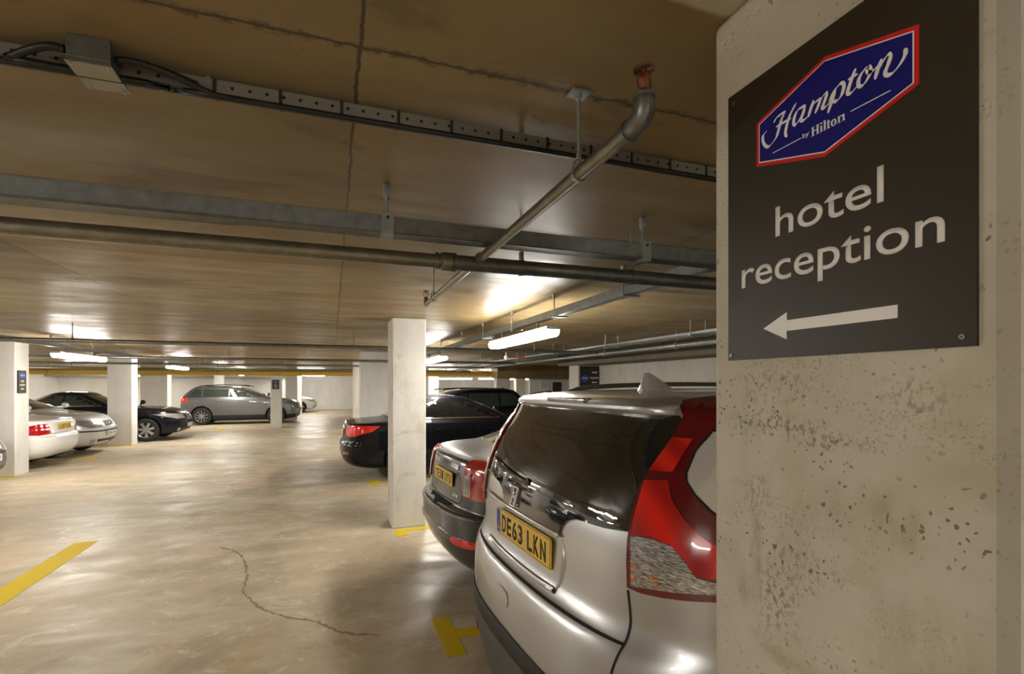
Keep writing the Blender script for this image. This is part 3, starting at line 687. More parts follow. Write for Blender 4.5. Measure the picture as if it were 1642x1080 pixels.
nl = ['ceiling lamp above the dark grey saloon, nearest of the right-hand row', 'ceiling lamp beside the middle pillar top, next along the right-hand row', 'ceiling lamp of the right-hand row hidden behind the middle pillar', 'farthest ceiling lamp of the right-hand row']
for yy, lb_ in zip((5.03, 9.75, 14.4, 18.2), nl): make_lamp(1.86, yy, lb_, None)
ll = ['ceiling lamp of the left-hand row level with the trunking, nearest the camera', 'long bright ceiling lamp left of the white pillar, above the white coupe', 'ceiling lamp right of the white pillar, above the left black saloon', 'ceiling lamp above the roof of the grey off-roader', 'ceiling lamp just right of the one above the grey off-roader']
for yy, lb_ in zip((5.3, 10.9, 16.8, 22.6, 27.0), ll): make_lamp(-4.15, yy, lb_, None)
make_lamp(-9.0, 18.2, 'distant ceiling lamp at the left behind the left edge pillar', None, z=2.1, trunk_z=CZ)
for yy, lb_ in ((13.4, 'added fill lamp over the left bays behind the white coupe'), (23.4, 'added distant fill lamp over the left bays before the partition wall'), (28.2, 'added distant fill lamp in the rear left corner')): make_lamp(-9.0, yy, lb_, None, z=2.1, trunk_z=CZ)  # extra lamps added to brighten the left bays and far hall
make_lamp(-9.0, 8.5, 'added fill lamp over the left bays outside the aisle, beyond the left edge', None, z=2.1, trunk_z=CZ)  # out-of-view lamp added for more light from the left
for xx, yy, lb_ in ((6.75, 28.8, 'distant bright lamp right of the middle pillar, leftmost of the far three'), (8.75, 27.6, 'distant bright lamp behind the people carrier roof, middle of the far three'), (11.0, 29.5, 'distant bright lamp right of the distant grey pillar')):
    make_lamp(xx, yy, lb_, None, 1.9, 'x', 1.98, CZ)
make_lamp(4.4, 22.6, 'added distant fill lamp right of the aisle between the far pillars', None, 1.5, 'x', 2.2, CZ)  # this lamp and the next two are added to brighten the far hall
make_lamp(-1.2, 29.2, 'added distant fill lamp across the far aisle before the end lamp', None, 1.5, 'x', 2.2, CZ)
make_lamp(-1.2, 33., 'added fill lamp at the far end of the aisle', None, 1.5, 'x', 2.2, CZ)
make_lamp(1.86, -2.4, 'ceiling lamp of the right-hand row behind the camera', None, trunk_z=CZ)
make_lamp(-4.15, -1.3, 'ceiling lamp of the left-hand row behind the camera', None, trunk_z=CZ)
# ---------------------------------------------------------------- cars
# local axes: rear bumper at x=0, nose towards +x, ground z=0
def pchip(ys, t):
    n = len(ys); i = max(0, min(n-2, int(t))); u = t-i
    def d(k):
        if k <= 0 or k >= n-1: return (ys[1]-ys[0]) if k <= 0 else (ys[-1]-ys[-2])
        a, b = ys[k]-ys[k-1], ys[k+1]-ys[k]
        return 0. if a*b <= 0 else 2*a*b/(a+b)
    y0, y1, m0, m1 = ys[i], ys[i+1], d(i), d(i+1)
    return y0*(2*u**3-3*u*u+1)+m0*(u**3-2*u*u+u)+y1*(-2*u**3+3*u*u)+m1*(u**3-u*u)
def outline(ar, af, w, rr, rf, nr, nf):
    pts = []; K = 17
    for i in range(-K, K+1):                       # rear, from -y side to +y side
        th = i/K*math.pi/2; s, c = math.sin(th), math.cos(th)
        pts.append((ar+rr*(1-abs(c)**(2/nr)), w*math.copysign(abs(s)**(2/nr), s)))
    x0, x1 = ar+rr, af-rf
    for i in range(1, 14): pts.append((x0+(x1-x0)*i/14, w))
    for i in range(K, -K-1, -1):
        th = i/K*math.pi/2; s, c = math.sin(th), math.cos(th)
        pts.append((af-rf*(1-abs(c)**(2/nf)), w*math.copysign(abs(s)**(2/nf), s)))
    for i in range(1, 14): pts.append((x1+(x0-x1)*i/14, -w))
    return pts
def body_mesh(rows, sub=4):
    """rows: (z, a_rear, a_front, half width, rear corner depth, front corner depth, n_rear, n_front)"""
    cols = list(zip(*rows)); n = len(rows); rings = []
    bm = bmesh.new()
    for k in range((n-1)*sub+1):
        t = k/sub; z, ar, af, w, rr, rf, nr, nf = (pchip(c, t) for c in cols)
        rings.append([bm.verts.new((a, b, z)) for a, b in outline(ar, af, w, rr, rf, nr, nf)])
    m = len(rings[0])
    for a, b in zip(rings, rings[1:]):
        for i in range(m): bm.faces.new((a[i], a[(i+1) % m], b[(i+1) % m], b[i]))
    bm.faces.new(rings[0][::-1]); bm.faces.new(rings[-1])
    bmesh.ops.recalc_face_normals(bm, faces=bm.faces[:])
    return bm
def sedan(L, W, H, belt, deck, cowl, kind='saloon', tail=.0):
    """section rows of a generic car; heights measured in metres"""
    hl = L*.245; D = deck
    if kind == 'saloon': ra = (.09, .12, .26, .62, .86)        # a_rear at deck, deck edge, above deck, screen base
    rows = [(.19, .32, L-.40, W-.16, .45, .55, 3.2, 3.), (.24, .16, L-.16, W-.06, .5, .6, 3.4, 3.), (.33, .05, L-.04, W-.015, .5, .62, 3.4, 2.9),
            (.48, .0, L, W, .52, .64, 3.4, 2.8), (.60, .0, L, W, .52, .66, 3.4, 2.8), (.68, .045, L-.03, W-.002, .5, .66, 3.4, 2.8)]
    if kind == 'saloon':
        rows += [(.78, .06, L-.09, W-.005, .48, .66, 3.4, 2.7), (D-.12, .075, L-.22, W-.012, .46, .62, 3.4, 2.7), (D-.04, .09, L-.55, W-.03, .42, .6, 3.4, 2.8),
                 (D-.01, .13, L-.85, W-.05, .40, .58, 3.2, 2.8), (D+.012, .42, L-cowl+.12, W-.07, .36, .55, 3., 2.8), (D+.04, .72, L-cowl-.04, W-.095, .34, .52, 3., 2.8)]
        a0, f0 = .72, L-cowl-.04
        zs = H-D-.04
        k = (f0-a0)/2.54
        rows += [(D+.04+zs*.25, a0+.20*k, f0-.23*k, W-.15, .34, .5, 3., 2.7), (D+.04+zs*.5, a0+.43*k, f0-.48*k, W-.205, .34, .48, 2.9, 2.7), (D+.04+zs*.74, a0+.66*k, f0-.74*k, W-.265, .32, .42, 2.8, 2.7),
                 (D+.04+zs*.91, a0+.83*k, f0-.93*k, W-.32, .30, .34, 2.6, 2.6), (H-.014, a0+.99*k, f0-1.12*k, W-.41, .19*k, .19*k, 2.5, 2.5), (H, a0+1.14*k, f0-1.26*k, W-.60, .06, .06, 2.4, 2.4)]
    else:                                                    # estate / off-roader / people carrier
        rows += [(.80, .05, L-.07, W-.003, .42, .62, 3.6, 2.7), (.92, .06, L-.16, W-.008, .40, .6, 3.6, 2.7), (D-.10, .07, L-.34, W-.02, .38, .58, 3.6, 2.7), (D-.02, .09, L-.75, W-.04, .36, .56, 3.6, 2.8),
                 (D+.03, .12, L-cowl+.05, W-.06, .34, .55, 3.6, 2.8)]
        zs = H-D-.03; f0 = L-cowl+.05; sl = tail
        rows += [(D+.03+zs*.25, .16+sl*.25, f0-.30, W-.10, .33, .5, 3.4, 2.7), (D+.03+zs*.5, .22+sl*.5, f0-.60, W-.15, .33, .48, 3.2, 2.7), (D+.03+zs*.74, .30+sl*.75, f0-.92, W-.20, .33, .46, 3.1, 2.7),
                 (D+.03+zs*.91, .38+sl, f0-1.22, W-.27, .36, .5, 2.8, 2.6), (H-.014, .62+sl, f0-1.6, W-.38, .4, .5, 2.6, 2.5), (H, .9+sl, f0-1.9, W-.6, .12, .12, 2.4, 2.4)]
    return rows

class Car:
    def __init__(s, name, label, cat, rows, paint, loc, yaw, wheels, zs=1.):
        s.t = tag(empty(name, (*loc, 0), yaw), label, cat); s.rows = rows; s.zs = zs
        bm = body_mesh(rows); W = max(r[3] for r in rows); s.W = W; s.wheels = wheels
        me = bpy.data.meshes.new('body'); bm.to_mesh(me)
        s.bvh = BVHTree.FromBMesh(bm); bm.free()
        me.materials.append(paint); me.materials.append(wheels.get('tm', M['black']))
        o = link(bpy.data.objects.new('body', me), s.t)
        s.body = o
        R_, xs = wheels['r'], wheels['x']
        cb = bmesh.new()
        for x in xs:
            for sg in (-1, 1):
                g = bmesh.ops.create_cone(cb, segments=40, radius1=R_+.055, radius2=R_+.055, depth=.34, cap_ends=True)
                for v in g['verts']: v.co = Vector((v.co.x+x, v.co.z+sg*(W-.06), v.co.y+R_+.012))
        cm = bpy.data.meshes.new('cut'); bmesh.ops.recalc_face_normals(cb, faces=cb.faces[:]); cb.to_mesh(cm); cb.free()
        co_ = bpy.data.objects.new('cut', cm); COL.objects.link(co_)
        md = o.modifiers.new('b', 'BOOLEAN'); md.operation = 'DIFFERENCE'; md.object = co_; md.solver = 'EXACT'
        o.parent = None
        bpy.context.view_layer.update()
        me2 = bpy.data.meshes.new_from_object(o.evaluated_get(bpy.context.evaluated_depsgraph_get()))
        o.modifiers.clear(); o.data = me2; o.parent = s.t; me2.name = 'body'
        bpy.data.objects.remove(co_)
        for p in me2.polygons:
            c = p.center; p.use_smooth = True
            for x in xs:
                if math.hypot(c.x-x, c.z-R_-.012) < R_+.05 and abs(c.y) < W: p.material_index = 1
            if p.material_index == 0 and c.z < wheels.get('trim', .0): p.material_index = 1
        me2.set_sharp_from_angle(angle=R(38))
        for x in xs:
            for sg in (-1, 1): s.wheel(x, sg, R_, wheels.get('spokes', 5))
    def wheel(s, x, sg, r, spokes):
        w = .21; y = sg*(s.W-.015)
        k = -sg
        bm = bmesh.new()
        lathe(bm, [(r*.66, y), (r*.70, y+k*-.004), (r*.93, y+k*.004), (r, y+k*.03), (r, y+k*(w-.03)), (r*.93, y+k*w), (r*.6, y+k*w)], (x, 0, r), 'y', 40)
        tw = from_bm('wheel', bm, M['tyre'], s.t, True, 40)
        bm = bmesh.new()
        lathe(bm, [(r*.69, y+k*.002), (r*.66, y), (r*.62, y+k*.02), (r*.60, y+k*.12)], (x, 0, r), 'y', 40)
        lathe(bm, [(0, y+k*.012), (r*.12, y+k*.012), (r*.16, y+k*.03), (r*.16, y+k*.07)], (x, 0, r), 'y', 20)
        for i in range(spokes):
            a = 2*math.pi*i/spokes+.3; ca, sa = math.cos(a), math.sin(a)
            h0, h1 = r*(.085 if spokes < 8 else .05), r*(.12 if spokes < 8 else .045)
            vs = []
            for (rad, hw, dep) in ((r*.1, h0, .016), (r*.64, h1, .012)):
                for q in (-1, 1):
                    for dd in (0, .035): vs.append(bm.verts.new((x+ca*rad-sa*q*hw, y+k*(dep+dd), r+sa*rad+ca*q*hw)))
            a0, a1, b0, b1, c0, c1, d0, d1 = vs
            for f in ((a0, b0, d0, c0), (a1, c1, d1, b1), (a0, a1, b1, b0), (c0, d0, d1, c1), (a0, c0, c1, a1), (b0, b1, d1, d0)): bm.faces.new(f)
        bmesh.ops.recalc_face_normals(bm, faces=bm.faces[:])
        from_bm('rim', bm, M['alloy'], tw, True, 30)
        bm = bmesh.new(); rr = lathe(bm, [(r*.605, y+k*.10), (r*.605, y+k*.105)], (x, 0, r), 'y', 24); bm.faces.new(rr[0]); from_bm('brake_disc', bm, M['black'], tw)
    # -- conforming patches ------------------------------------------------
    def frame(s, ang):
        D = Vector((math.cos(R(ang)), math.sin(R(ang)), 0)); return D, Vector((-D.y, D.x, 0)), Vector((0, 0, 1))
    def hit(s, D, U, V, u, v):
        o = U*u+V*v-D*8
        if D.x*D.x+D.y*D.y > .1: o += D*0
        h = s.bvh.ray_cast(o+D*(D.dot(Vector((0, 0, 0)))), D)
        if h[0] is None:
            h = s.bvh.find_nearest(U*u+V*v+D*(0 if s._near is None else D.dot(s._near)))
            return h[0], h[1]
        if h[1].dot(D) > 0: return h[0], -h[1]
        return h[0], h[1]
    _near = None
    def patch(s, name, poly, ang, mat, off=.004, grid=.05, parent=None, curve=0, mirror=False, deep=.012, axis=None, rim=None):
        """poly: 3D points near the surface; projected along the horizontal heading ang (degrees) or axis='top'"""
        out = []
        for mir in ((1, -1) if mirror else (1,)):
            if axis == 'top': D, U, V = Vector((0, 0, -1)), Vector((1, 0, 0)), Vector((0, 1, 0))
            else: D, U, V = s.frame(ang if mir == 1 else -ang)
            P = [Vector((p[0], p[1]*mir, p[2])) for p in poly]
            if curve: P = smooth_path(P, curve, True)
            s._near = sum(P, Vector())/len(P)
            q = [(U.dot(p), V.dot(p)) for p in P]
            bm = bmesh.new(); f = bm.faces.new([bm.verts.new((a, b, 0)) for a, b in q])
            bmesh.ops.triangulate(bm, faces=[f])
            for ax in (0, 1):
                lo, hi = min(a[ax] for a in q), max(a[ax] for a in q)
                c = lo+grid
                while c < hi:
                    no = Vector((1, 0, 0)) if ax == 0 else Vector((0, 1, 0))
                    bmesh.ops.bisect_plane(bm, geom=bm.verts[:]+bm.edges[:]+bm.faces[:], plane_co=no*c, plane_no=no, dist=1e-6); c += grid
            base = {}
            for v in bm.verts: base[v] = s.hit(D, U, V, v.co.x, v.co.y)
            for v, (c, n) in base.items(): v.co = c+n*off
            bm.normal_update()
            bnd = [e for e in bm.edges if e.is_boundary]
            inner = {}
            for e in bnd:
                for v in e.verts:
                    if v not in inner: c, n = base[v]; inner[v] = bm.verts.new(c-n*deep)
            for e in bnd:
                a, b = e.verts
                try: bm.faces.new((a, b, inner[b], inner[a]))
                except ValueError: pass
            bmesh.ops.recalc_face_normals(bm, faces=bm.faces[:])
            big = max(bm.faces, key=lambda f: f.calc_area())
            if big.normal.dot(D) > 0: bmesh.ops.reverse_faces(bm, faces=bm.faces[:])
            out.append(from_bm(name, bm, mat, parent or s.t, True, 45))
        return out
    def seam(s, name, pts, ang, mat=None, w=.006, off=.0015, mirror=False, parent=None, axis=None, n=8, curve=True, lift=0):
        for mir in ((1, -1) if mirror else (1,)):
            if axis == 'top': D, U, V = Vector((0, 0, -1)), Vector((1, 0, 0)), Vector((0, 1, 0))
            else: D, U, V = s.frame(ang if mir == 1 else -ang)
            P = [Vector((p[0], p[1]*mir, p[2])) for p in pts]; s._near = P[0]
            P = smooth_path(P, n) if curve else [P[i]+(P[i+1]-P[i])*k/n for i in range(len(P)-1) for k in range(n)]+[P[-1]]
            q = [Vector((U.dot(p), V.dot(p), 0)) for p in P]; bm = bmesh.new(); rows = []
            for i, p in enumerate(q):
                t = (q[min(i+1, len(q)-1)]-q[max(i-1, 0)]).normalized(); nn = Vector((-t.y, t.x, 0))*w/2
                r = []
                for a, l in ((p+nn, 0), (p+nn*.5, lift), (p-nn*.5, lift), (p-nn, 0)):
                    c, nm = s.hit(D, U, V, a.x, a.y); r.append(bm.verts.new(c+nm*(off+l)))
                rows.append(r)
            for a, b in zip(rows, rows[1:]):
                for k in range(3): bm.faces.new((a[k], a[k+1], b[k+1], b[k]))
            bmesh.ops.recalc_face_normals(bm, faces=bm.faces[:])
            o = from_bm(name, bm, mat or M['seam'], parent or s.t, True, 60)
        return o
    def at_z(s, z):
        zc = [r[0] for r in s.rows]
        for i in range(len(zc)-1):
            if zc[i] <= z <= zc[i+1]:
                t = i+(z-zc[i])/(zc[i+1]-zc[i])
                for _ in range(6): t += (z-pchip(zc, t))/max(1e-4, (pchip(zc, min(len(zc)-1, t+.01))-pchip(zc, t))/.01)*.8; t = max(0, min(len(zc)-1, t))
                return [pchip([r[k] for r in s.rows], t) for k in range(8)]
    def greenhouse(s, zb, zt, glass, split=(.5,), kr=.72, kf=.62, chrome=None):
        """side glass, front and rear screens from the section rows"""
        def ends(z): r = s.at_z(z); return r[1]+r[4]*kr, r[2]-r[5]*kf, r[3], r[1], r[2]
        zs = [zb+(zt-zb)*k/5 for k in range(6)]
        lo = ends(zb); L0 = lo[1]-lo[0]
        cuts = [0]+list(split)+[1]
        xm = [lo[0]+L0*c for c in cuts]
        for i in range(len(cuts)-1):
            A, B = [], []
            for z in zs:
                e = ends(z); xa = e[0] if i == 0 else max(xm[i]+.022, e[0]); xb = e[1] if i == len(cuts)-2 else min(xm[i+1]-.022, e[1])
                A.append((xa, 0, z)); B.append((max(xb, xa+.03), 0, z))
            for sg in (-1, 1):
                s.patch('side_window', A+B[::-1], -90*sg, glass, off=.003, grid=.16, deep=.01)
        for z_, nm in ((zt, 'top'), (zb, 'low')): pass
        lo_, hi_ = ends(zb), ends(zt)
        if chrome:
            for sg in (-1, 1):
                s.seam('window_trim', [(ends(z)[0]-.015, 0, z) for z in zs[::-1]]+[(ends(z)[1]+.012, 0, z) for z in (zb,)], -90*sg, chrome, .012, .004, curve=False, lift=.002)
                s.seam('window_trim', [(lo_[0], 0, zb-.012), (lo_[1]+.01, 0, zb-.012)], -90*sg, chrome, .013, .004, curve=False, n=16, lift=.002)
        # front screen
        zf = [zb+.015+(zt-.02-zb)*k/5 for k in range(6)]
        Ls = [(0, (s.at_z(min(z, s.rows[-3][0]))[3]-.12)*.97, z) for z in zf]
        s.patch('windscreen', [(9, y, z) for _, y, z in Ls]+[(9, -y, z) for _, y, z in Ls[::-1]], 180, glass, off=.003, grid=.12)
        return zf, Ls
    def rear_screen(s, zb, zt, inset, glass):
        zf = [zb+(zt-zb)*k/5 for k in range(6)]
        Ls = [(0, s.at_z(z)[3]-inset, z) for z in zf]
        return s.patch('rear_window', [(-1, y, z) for _, y, z in Ls]+[(-1, -y, z) for _, y, z in Ls[::-1]], 0, glass, off=.003, grid=.12)
    def plate(s, front, y, z, w, h, mat, text=None, blue=False, off=.012, x=None, tilt=0., parent_name='number_plate'):
        D, U, V = s.frame(180 if front else 0)
        s._near = Vector((0, 0, z)); c, n = s.hit(D, U, V, U.dot(Vector((0, y, 0))), z)
        x0 = c.x+(off if front else -off) if x is None else x
        sg = 1 if front else -1
        e = empty('plate_anchor', (0, 0, 0)); bpy.data.objects.remove(e)
        def pl(q):                                # q: x right as read, y up, z outwards
            yy = q.x*(1 if front else -1); ct, st = math.cos(tilt), math.sin(tilt)
            return Vector((x0+sg*(q.z*ct)-sg*(q.y*st), y+yy, z+q.y*ct+q.z*st))
        bm = bmesh.new()
        def rr(w, h, r):
            out = []
            for cx, cy, a0 in ((w/2-r, h/2-r, 0), (-w/2+r, h/2-r, 90), (-w/2+r, -h/2+r, 180), (w/2-r, -h/2+r, 270)):
                for k in range(4): a = R(a0+k*30); out.append((cx+r*math.cos(a), cy+r*math.sin(a)))
            return out
        slab(bm, rr(w, h, .012), -.004, .002, pl); o = from_bm(parent_name, bm, mat, s.t)
        if text:
            slabm = bmesh.new(); t_ = .0016
            for (a, b, c_, d) in ((-w/2+.004, w/2-.004, h/2-.006, h/2-.0045), (-w/2+.004, w/2-.004, -h/2+.0045, -h/2+.006), (w/2-.0055, w/2-.004, -h/2+.006, h/2-.006)):
                slab(slabm, [(a, c_), (b, c_), (b, d), (a, d)], .002, .0026, pl)
            from_bm('plate_border', slabm, M['ink'], o)
            x_ = -w/2+(.055 if blue else .03); wd = w-(.055 if blue else .03)-.03
            hh = h*.66
            a, b = text.split(' '); na, nb = len(a), len(b); gap = wd*.07; ca = (wd-gap)/(na+nb)
            for k, ch in enumerate(a+b):
                cx = x_+k*ca+(gap if k >= na else 0)
                cw = ca*.76
                text_mesh('character', ch, M['ink'], o, cw, hh/.73, .022, .0012, 0, (lambda cx: lambda q: pl(Vector((q.x+cx+ca*.12, q.y-hh/2, q.z+.002))))(cx))
            if blue:
                bm = bmesh.new(); slab(bm, [(-w/2+.002, -h/2+.008), (-w/2+.042, -h/2+.008), (-w/2+.042, h/2-.008), (-w/2+.002, h/2-.008)], .002, .0026, pl)
                bb = from_bm('country_band', bm, M['plate_blue'], o)
                text_mesh('country_code', 'GB', M['plate_y'], bb, .026, .022, .01, .0006, 0, lambda q: pl(Vector((q.x-w/2+.009, q.y-h/2+.016, q.z+.0026))))
        return o
    def mirrors(s, x, z, mat):
        w = s.at_z(z)[3]
        for sg in (-1, 1):
            bm = bmesh.new(); g = bmesh.ops.create_uvsphere(bm, u_segments=16, v_segments=10, radius=1)
            for v in g['verts']:
                c = v.co; v.co = Vector((x+c.x*(.10 if c.x > 0 else .03), sg*(w+.10)+c.y*.11, z+.06+c.z*.07))
            tube(bm, [(x, sg*(w-.06), z-.02), (x, sg*(w+.06), z+.03)], .025, 8)
            from_bm('mirror', bm, mat, s.t, True, 60)
    def doors(s, z0, z1, xs, hz=None):
        for x in xs:
            for sg in (-1, 1): s.seam('door_gap', [(x, 0, z0), (x+.02, 0, (z0+z1)/2), (x, 0, z1)], -90*sg)
        for sg in (-1, 1): s.seam('door_gap', [(xs[0]+.02, 0, z0), (xs[-1], 0, z0)], -90*sg, curve=False, n=20)
        if hz:
            for x in xs[:-1]:
                for sg in (-1, 1):
                    s.seam('door_handle', [(x+.10, 0, hz), (x+.27, 0, hz)], -90*sg, s.body.data.materials[0], .03, .004, curve=False, n=6, lift=.018)

def head_face(c, L, zl, zh, hw, grille, mat_gr, lampmat=None, plate_z=.5, text=None, fog=True, kidney=False):
    lm = lampmat or M['lens']; W = c.W
    c.patch('head_lamp', [(L-.05, hw*W, zl), (L-.15, W*.80, zl-.01), (L-.55, W*.99, zh-.04), (L-.75, W, zh+.01), (L-.45, W*.92, zh+.03), (L-.16, hw*W, zh)], 180+38, lm, off=.004, grid=.04, mirror=True)
    gz0, gz1, gw = grille
    if kidney:
        for sg in (-1, 1):
            g = c.patch('grille', [(L, sg*.03, gz0), (L, sg*gw, gz0+.02), (L, sg*(gw+.02), gz1-.03), (L, sg*(gw-.02), gz1), (L, sg*.03, gz1)], 180, M['chrome'], off=.010, grid=.05)[0]
            c.patch('grille_slats', [(L, sg*.045, gz0+.015), (L, sg*(gw-.015), gz0+.033), (L, sg*(gw+.003), gz1-.04), (L, sg*(gw-.03), gz1-.015), (L, sg*.045, gz1-.015)], 180, mat_gr, off=.0125, grid=.05, parent=g)
    else:
        g = c.patch('grille', [(L, -gw, gz1), (L, -gw*.9, gz0), (L, gw*.9, gz0), (L, gw, gz1)], 180, M['chrome'], off=.008, grid=.06)[0]
        c.patch('grille_slats', [(L, -gw+.02, gz1-.015), (L, -gw*.9+.02, gz0+.015), (L, gw*.9-.02, gz0+.015), (L, gw-.02, gz1-.015)], 180, mat_gr, off=.011, grid=.06, parent=g)
    c.patch('bumper_intake', [(L, -.5, .24), (L, .5, .24), (L, .56, .38), (L, -.56, .38)], 180, M['black'], off=.003, grid=.08)
    if fog:
        c.patch('fog_lamp', [(L, .62, .27), (L, .76, .29), (L, .76, .38), (L, .64, .38)], 200, lm, off=.004, grid=.04, mirror=True)
    c.plate(True, 0, plate_z, .52, .111, M['plate_w'], text)

def flat_lid(c, L, rows, cowl, zs):
    c.seam('bonnet_gap', [(L-.22, .62, 9), (L-.7, .76, 9), (L-cowl, .80, 9)], 0, axis='top', mirror=True)

# 1 --- silver off-roader in front ------------------------------------------
HX, HY, HYAW = .636, 1.818, R(3)
hrows = [ # z, a_rear, a_front, half width, rear corner depth, front corner depth, n_rear, n_front
 (.24, .22, 4.30, .80, .45, .6, 3., 3.), (.30, .09, 4.46, .88, .50, .62, 2.9, 2.9), (.42, .035, 4.52, .905, .50, .64, 2.8, 2.8), (.60, .0, 4.53, .91, .50, .66, 2.8, 2.8),
 (.78, -.004, 4.50, .912, .50, .66, 2.8, 2.8), (.88, .0, 4.44, .912, .50, .66, 2.8, 2.8), (.935, .014, 4.40, .911, .49, .66, 2.8, 2.8), (.972, .046, 4.32, .908, .45, .64, 2.9, 2.8), (1.02, .066, 4.2, .906, .43, .62, 2.9, 2.8),
 (1.12, .074, 3.9, .90, .40, .60, 3., 2.8), (1.20, .082, 3.45, .895, .38, .58, 3., 2.8), (1.28, .098, 3.22, .882, .36, .56, 3., 2.8), (1.36, .130, 3.05, .862, .34, .54, 3.1, 2.8),
 (1.44, .175, 2.88, .832, .31, .52, 3.2, 2.8), (1.52, .230, 2.68, .80, .29, .50, 3.2, 2.7), (1.565, .252, 2.5, .775, .285, .5, 3.2, 2.7), (1.585, .255, 2.4, .762, .29, .5, 3.1, 2.6), (1.612, .262, 2.3, .735, .30, .5, 3., 2.6), (1.635, .31, 2.2, .66, .34, .5, 2.8, 2.6),
 (1.65, .50, 2.0, .54, .38, .5, 2.6, 2.5), (1.66, .9, 1.8, .3, .3, .3, 2.4, 2.4)]
hero = Car('silver_car', 'large silver car at the front with tall red rear lamps, its tail facing the aisle', 'car', hrows, M['silver'], (HX, HY), HYAW, dict(r=.34, x=(.93, 3.55), spokes=5, trim=.665, tm=M['trim_grey']))
HP = dict(glass=[(0.269, -0.405, 1.586), (0.305, -0.585, 1.586), (0.304, -0.605, 1.572), (0.276, -0.597, 1.527), (0.236, -0.591, 1.474), (0.202, -0.578, 1.428), (0.177, -0.576, 1.385), (0.157, -0.575, 1.341), (0.143, -0.582, 1.3), (0.13, -0.576, 1.26), (0.113, -0.49, 1.249), (0.103, -0.414, 1.245), (0.097, -0.347, 1.243), (0.09, -0.293, 1.224), (0.085, -0.263, 1.198), (0.082, -0.255, 1.175), (0.082, 0.255, 1.175), (0.085, 0.263, 1.198), (0.09, 0.293, 1.224), (0.097, 0.347, 1.243), (0.103, 0.414, 1.245), (0.113, 0.49, 1.249), (0.13, 0.576, 1.26), (0.143, 0.582, 1.3), (0.157, 0.575, 1.341), (0.177, 0.576, 1.385), (0.202, 0.578, 1.428), (0.236, 0.591, 1.474), (0.276, 0.597, 1.527), (0.304, 0.605, 1.572), (0.305, 0.585, 1.586), (0.269, 0.405, 1.586)],
 lamp=[(0.317, -0.577, 1.607), (0.342, -0.557, 1.623), (0.372, -0.566, 1.629), (0.441, -0.582, 1.636), (0.479, -0.593, 1.638), (0.366, -0.705, 1.582), (0.329, -0.696, 1.545), (0.281, -0.684, 1.491), (0.241, -0.693, 1.434), (0.232, -0.704, 1.413), (0.232, -0.736, 1.384), (0.245, -0.783, 1.348), (0.261, -0.818, 1.314), (0.275, -0.844, 1.273), (0.27, -0.858, 1.151), (0.217, -0.811, 1.141), (0.179, -0.756, 1.129), (0.152, -0.704, 1.12), (0.129, -0.64, 1.112), (0.117, -0.596, 1.113), (0.12, -0.589, 1.177), (0.127, -0.583, 1.237), (0.141, -0.58, 1.297), (0.169, -0.573, 1.369), (0.205, -0.582, 1.431), (0.275, -0.596, 1.525), (0.309, -0.602, 1.583)],
 rib1=[(0.293, -0.658, 1.521), (0.272, -0.6, 1.519), (0.203, -0.584, 1.428), (0.225, -0.655, 1.432)],
 rib2=[(0.188, -0.583, 1.401), (0.211, -0.654, 1.409), (0.199, -0.685, 1.365), (0.201, -0.731, 1.322), (0.214, -0.772, 1.292), (0.229, -0.799, 1.276), (0.262, -0.837, 1.257), (0.255, -0.843, 1.199), (0.219, -0.809, 1.198), (0.195, -0.777, 1.195), (0.184, -0.75, 1.227), (0.173, -0.714, 1.257), (0.153, -0.657, 1.264), (0.134, -0.595, 1.255), (0.145, -0.591, 1.3)],
 clear=[(0.133, -0.595, 1.253), (0.153, -0.658, 1.261), (0.173, -0.715, 1.255), (0.184, -0.751, 1.224), (0.195, -0.777, 1.192), (0.219, -0.809, 1.189), (0.255, -0.843, 1.196), (0.254, -0.844, 1.166), (0.218, -0.81, 1.16), (0.165, -0.73, 1.143), (0.122, -0.611, 1.123)],
 quarter=[(0.281, -0.684, 1.491), (0.241, -0.693, 1.434), (0.232, -0.704, 1.413), (0.232, -0.736, 1.384), (0.245, -0.783, 1.348), (0.297, -0.843, 1.317), (0.338, -0.834, 1.389), (0.372, -0.754, 1.538), (0.329, -0.696, 1.545)],
 garnish_top=[(0.117, 0.468, 1.278), (0.099, 0.197, 1.278), (0.097, 0.026, 1.274), (0.099, -0.157, 1.281), (0.104, -0.306, 1.282), (0.129, -0.522, 1.292)],
 seam1=[(0.07, 0.47, 0.972), (0.044, 0.289, 0.961), (0.031, 0.072, 0.954), (0.03, -0.156, 0.953), (0.038, -0.325, 0.953), (0.054, -0.448, 0.955), (0.076, -0.547, 0.959), (0.092, -0.606, 0.959)],
 seam2=[(0.116, -0.593, 1.103), (0.118, -0.601, 1.043), (0.114, -0.605, 1.001), (0.096, -0.607, 0.963), (0.073, -0.602, 0.926), (0.06, -0.593, 0.879)],
)
c = hero
gl = c.patch('rear_window', HP['glass'], 0, M['glass'], off=.003, grid=.035)[0]
bot = [p for p in HP['glass'][len(HP['glass'])//2-11:len(HP['glass'])//2+11] if p[2] < 1.262]
gt = [(0, -.56, 1.262), (0, -.3, 1.272), (0, 0, 1.276), (0, .3, 1.272), (0, .56, 1.262)]
c.patch('garnish', bot[::1]+[(0, y, z) for _, y, z in gt[::-1]], 0, M['gloss_black'], off=.008, grid=.035, parent=gl)
c.seam('chrome_strip', [(0, -.262, 1.168), (0, 0, 1.166), (0, .262, 1.168), (0, .52, 1.172)], 0, M['chrome'], .014, .006, lift=.006, n=12)
c.seam('chrome_strip', [(0, -.245, 1.166), (0, -.262, 1.168)], 0, M['chrome'], .014, .006, lift=.006, n=3)
